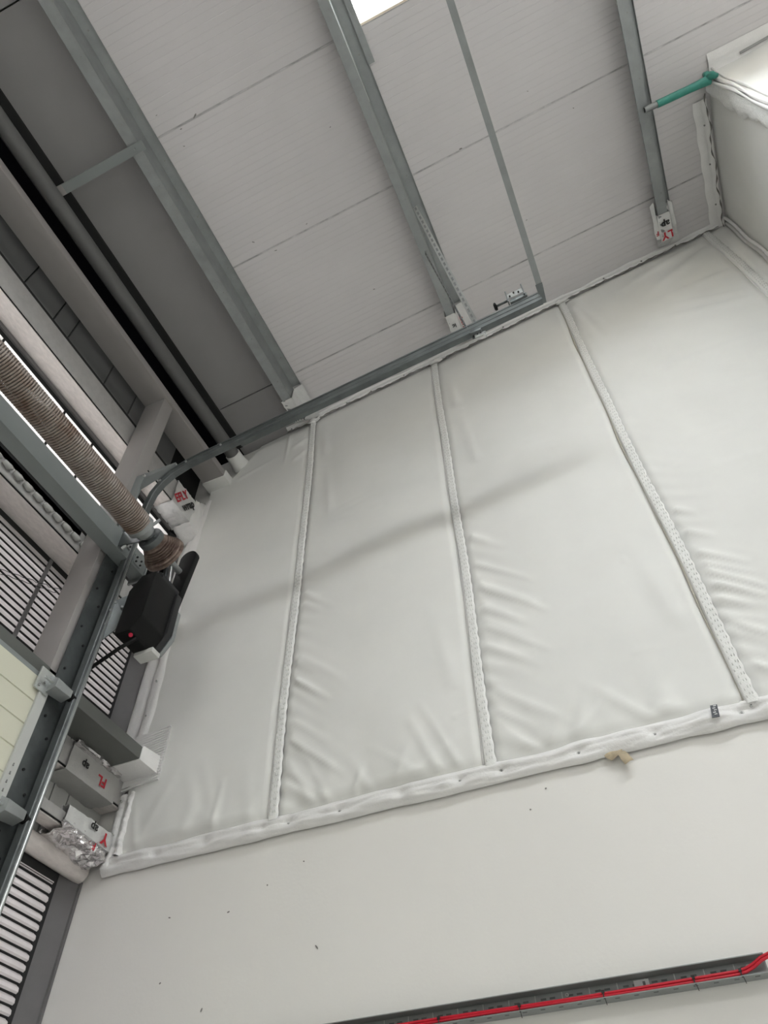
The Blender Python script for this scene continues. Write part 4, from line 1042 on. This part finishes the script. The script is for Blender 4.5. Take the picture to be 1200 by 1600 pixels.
# ------------------------------------------------------------------ green taped pipe
gp = thing('taped_pipe', (1.62, 1.80, zr(1.62) - .18), 'short pipe wrapped in green tape between purlin and wrapped corner', 'pipe')
pa = Vector((1.345, 1.785, zb3 - .035)); pb = Vector((1.80, 1.80, zb3 + .035))
build('bare_pipe', MB().tube([tuple(pa), tuple(pa.lerp(pb, .3))], .022, 16), 'galv', gp, smooth=True, autosmooth=.7)
build('pipe_bore', MB().tube([tuple(pa + Vector((-.002, 0, 0))), tuple(pa + Vector((.004, 0, 0)))], .017, 14), 'dark_gap', gp)
build('green_tape', MB().tube([tuple(pa.lerp(pb, t)) for t in (.20, .45, .7, .9, 1.05)], [.0265, .0275, .027, .030, .034], 16), 'tape_green', gp, smooth=True, autosmooth=.9)
for k, (dx, dz, a) in enumerate([(0.0, .05, 1.3), (.025, -.045, -1.2), (.03, .0, .3)]):
    c = pb + Vector((.015, -.012, 0))
    e = c + Vector((dx, -.01, dz)) * 1.5
    mb = MB().tube([tuple(c), tuple(c.lerp(e, .5) + Vector((.006, -.008, .004))), tuple(e)], [.026, .026, .016], 8)
    build('tape_end', mb, 'tape_green', gp, smooth=True)

# ------------------------------------------------------------------ cable tray with red cables
TZ0, TZ1, TYF = .864, .920, 2.94
tr_ = thing('cable_tray', (-.8, 2.97, TZ0), 'slotted galvanised cable tray low on the white wall', 'cable tray')
X0, X1 = -2.2, .088
build('back_web', MB().box(X0, X1, 2.994, 2.999, TZ0, TZ1 + .003), 'tray_steel', tr_)
build('top_flange', MB().box(X0, X1, TYF, 2.994, TZ1, TZ1 + .003), 'tray_steel', tr_)
build('bottom_flange', MB().box(X0, X1, TYF, 2.994, TZ0, TZ0 + .003), 'tray_steel', tr_)
k = 0; x = X1 - .03; sl = None; s_dot = None
while x > X0 + .02:
    if k % 3 != 2:
        if sl is None:
            sl = build('tray_slot', MB().box(x - .020, x, 2.9925, 2.9945, .901, .907), 'slot_dark', tr_); xs_ = x
        else: share(sl, 'tray_slot', tr_, (x - xs_, 0, 0))
    else:
        build('tray_rib', MB().box(x - .008, x - .005, 2.991, 2.9945, .880, .918), 'galv_bright', tr_)
        if s_dot is None:
            s_dot = build('tray_slot', MB().box(x - .014, x - .007, 2.9925, 2.9945, .889, .895), 'slot_dark', tr_); xd_ = x
        else: share(s_dot, 'tray_slot', tr_, (x - xd_, 0, 0))
    # underside slots
    share_x = x
    build('tray_slot', MB().box(x - .018, x - .002, 2.957, 2.963, TZ0 - .001, TZ0 + .0005), 'slot_dark', tr_) if k % 2 == 0 else None
    x -= .033; k += 1
for j, dy in enumerate((0, .011)):
    pts = []
    for x in np.linspace(X0, .30, 90):
        z = .8735 + .002 * math.sin(x * 5 + j) + .0045 * j + max(0, -1.15 - x) * .0
        if x > -.0: z += .036 * (1 / (1 + math.exp(-(x - .06) * 55)))
        y = 2.949 + dy * .3 - (.0 if x < .0 else .012 * (1 / (1 + math.exp(-(x - .05) * 60))))
        pts.append((x, y, z + j * .0045))
    c_ = thing('red_cable', (-.8, 2.95, .87), ['lower of the two red cables lying in the cable tray', 'upper of the two red cables lying in the cable tray'][j], 'cable', 'red cables in the tray')
    build('cable_sheath', MB().tube(pts, .0048, 10), 'cable_red', c_, smooth=True)
for i, x in enumerate((-1.064, -.757, -.456, -.15, .001)):
    tt_ = build('cable_tie', MB().box(x - .002, x + .002, 2.9415, 2.944, .862, .889).box(x - .002, x + .002, 2.9415, 2.962, .886, .888), 'tie_black', tr_)
    build('tie_head', MB().box(x - .005, x + .005, 2.939, 2.946, .880, .888), 'tie_black', tt_)
    build('tie_tail', MB().tube([(x + .003, 2.942, .866), (x + .005, 2.935, .852), (x + .006, 2.938, .842)], .0013, 5), 'tie_black', tt_)
cf = build('clear_sticker', MB().box(-.352, -.300, 2.9905, 2.9935, .890, .916), 'clear_film', tr_)
build('sticker_mark', MB().box(-.322, -.313, 2.9897, 2.9906, .898, .910), 'slot_dark', cf)
for x in (-1.6, -.59, .03):
    screw(tr_, (x, 2.991, .905), 'y', .006)

for o in bpy.data.objects:
    for key in ('_b', '_o'):
        if key in o: del o[key]
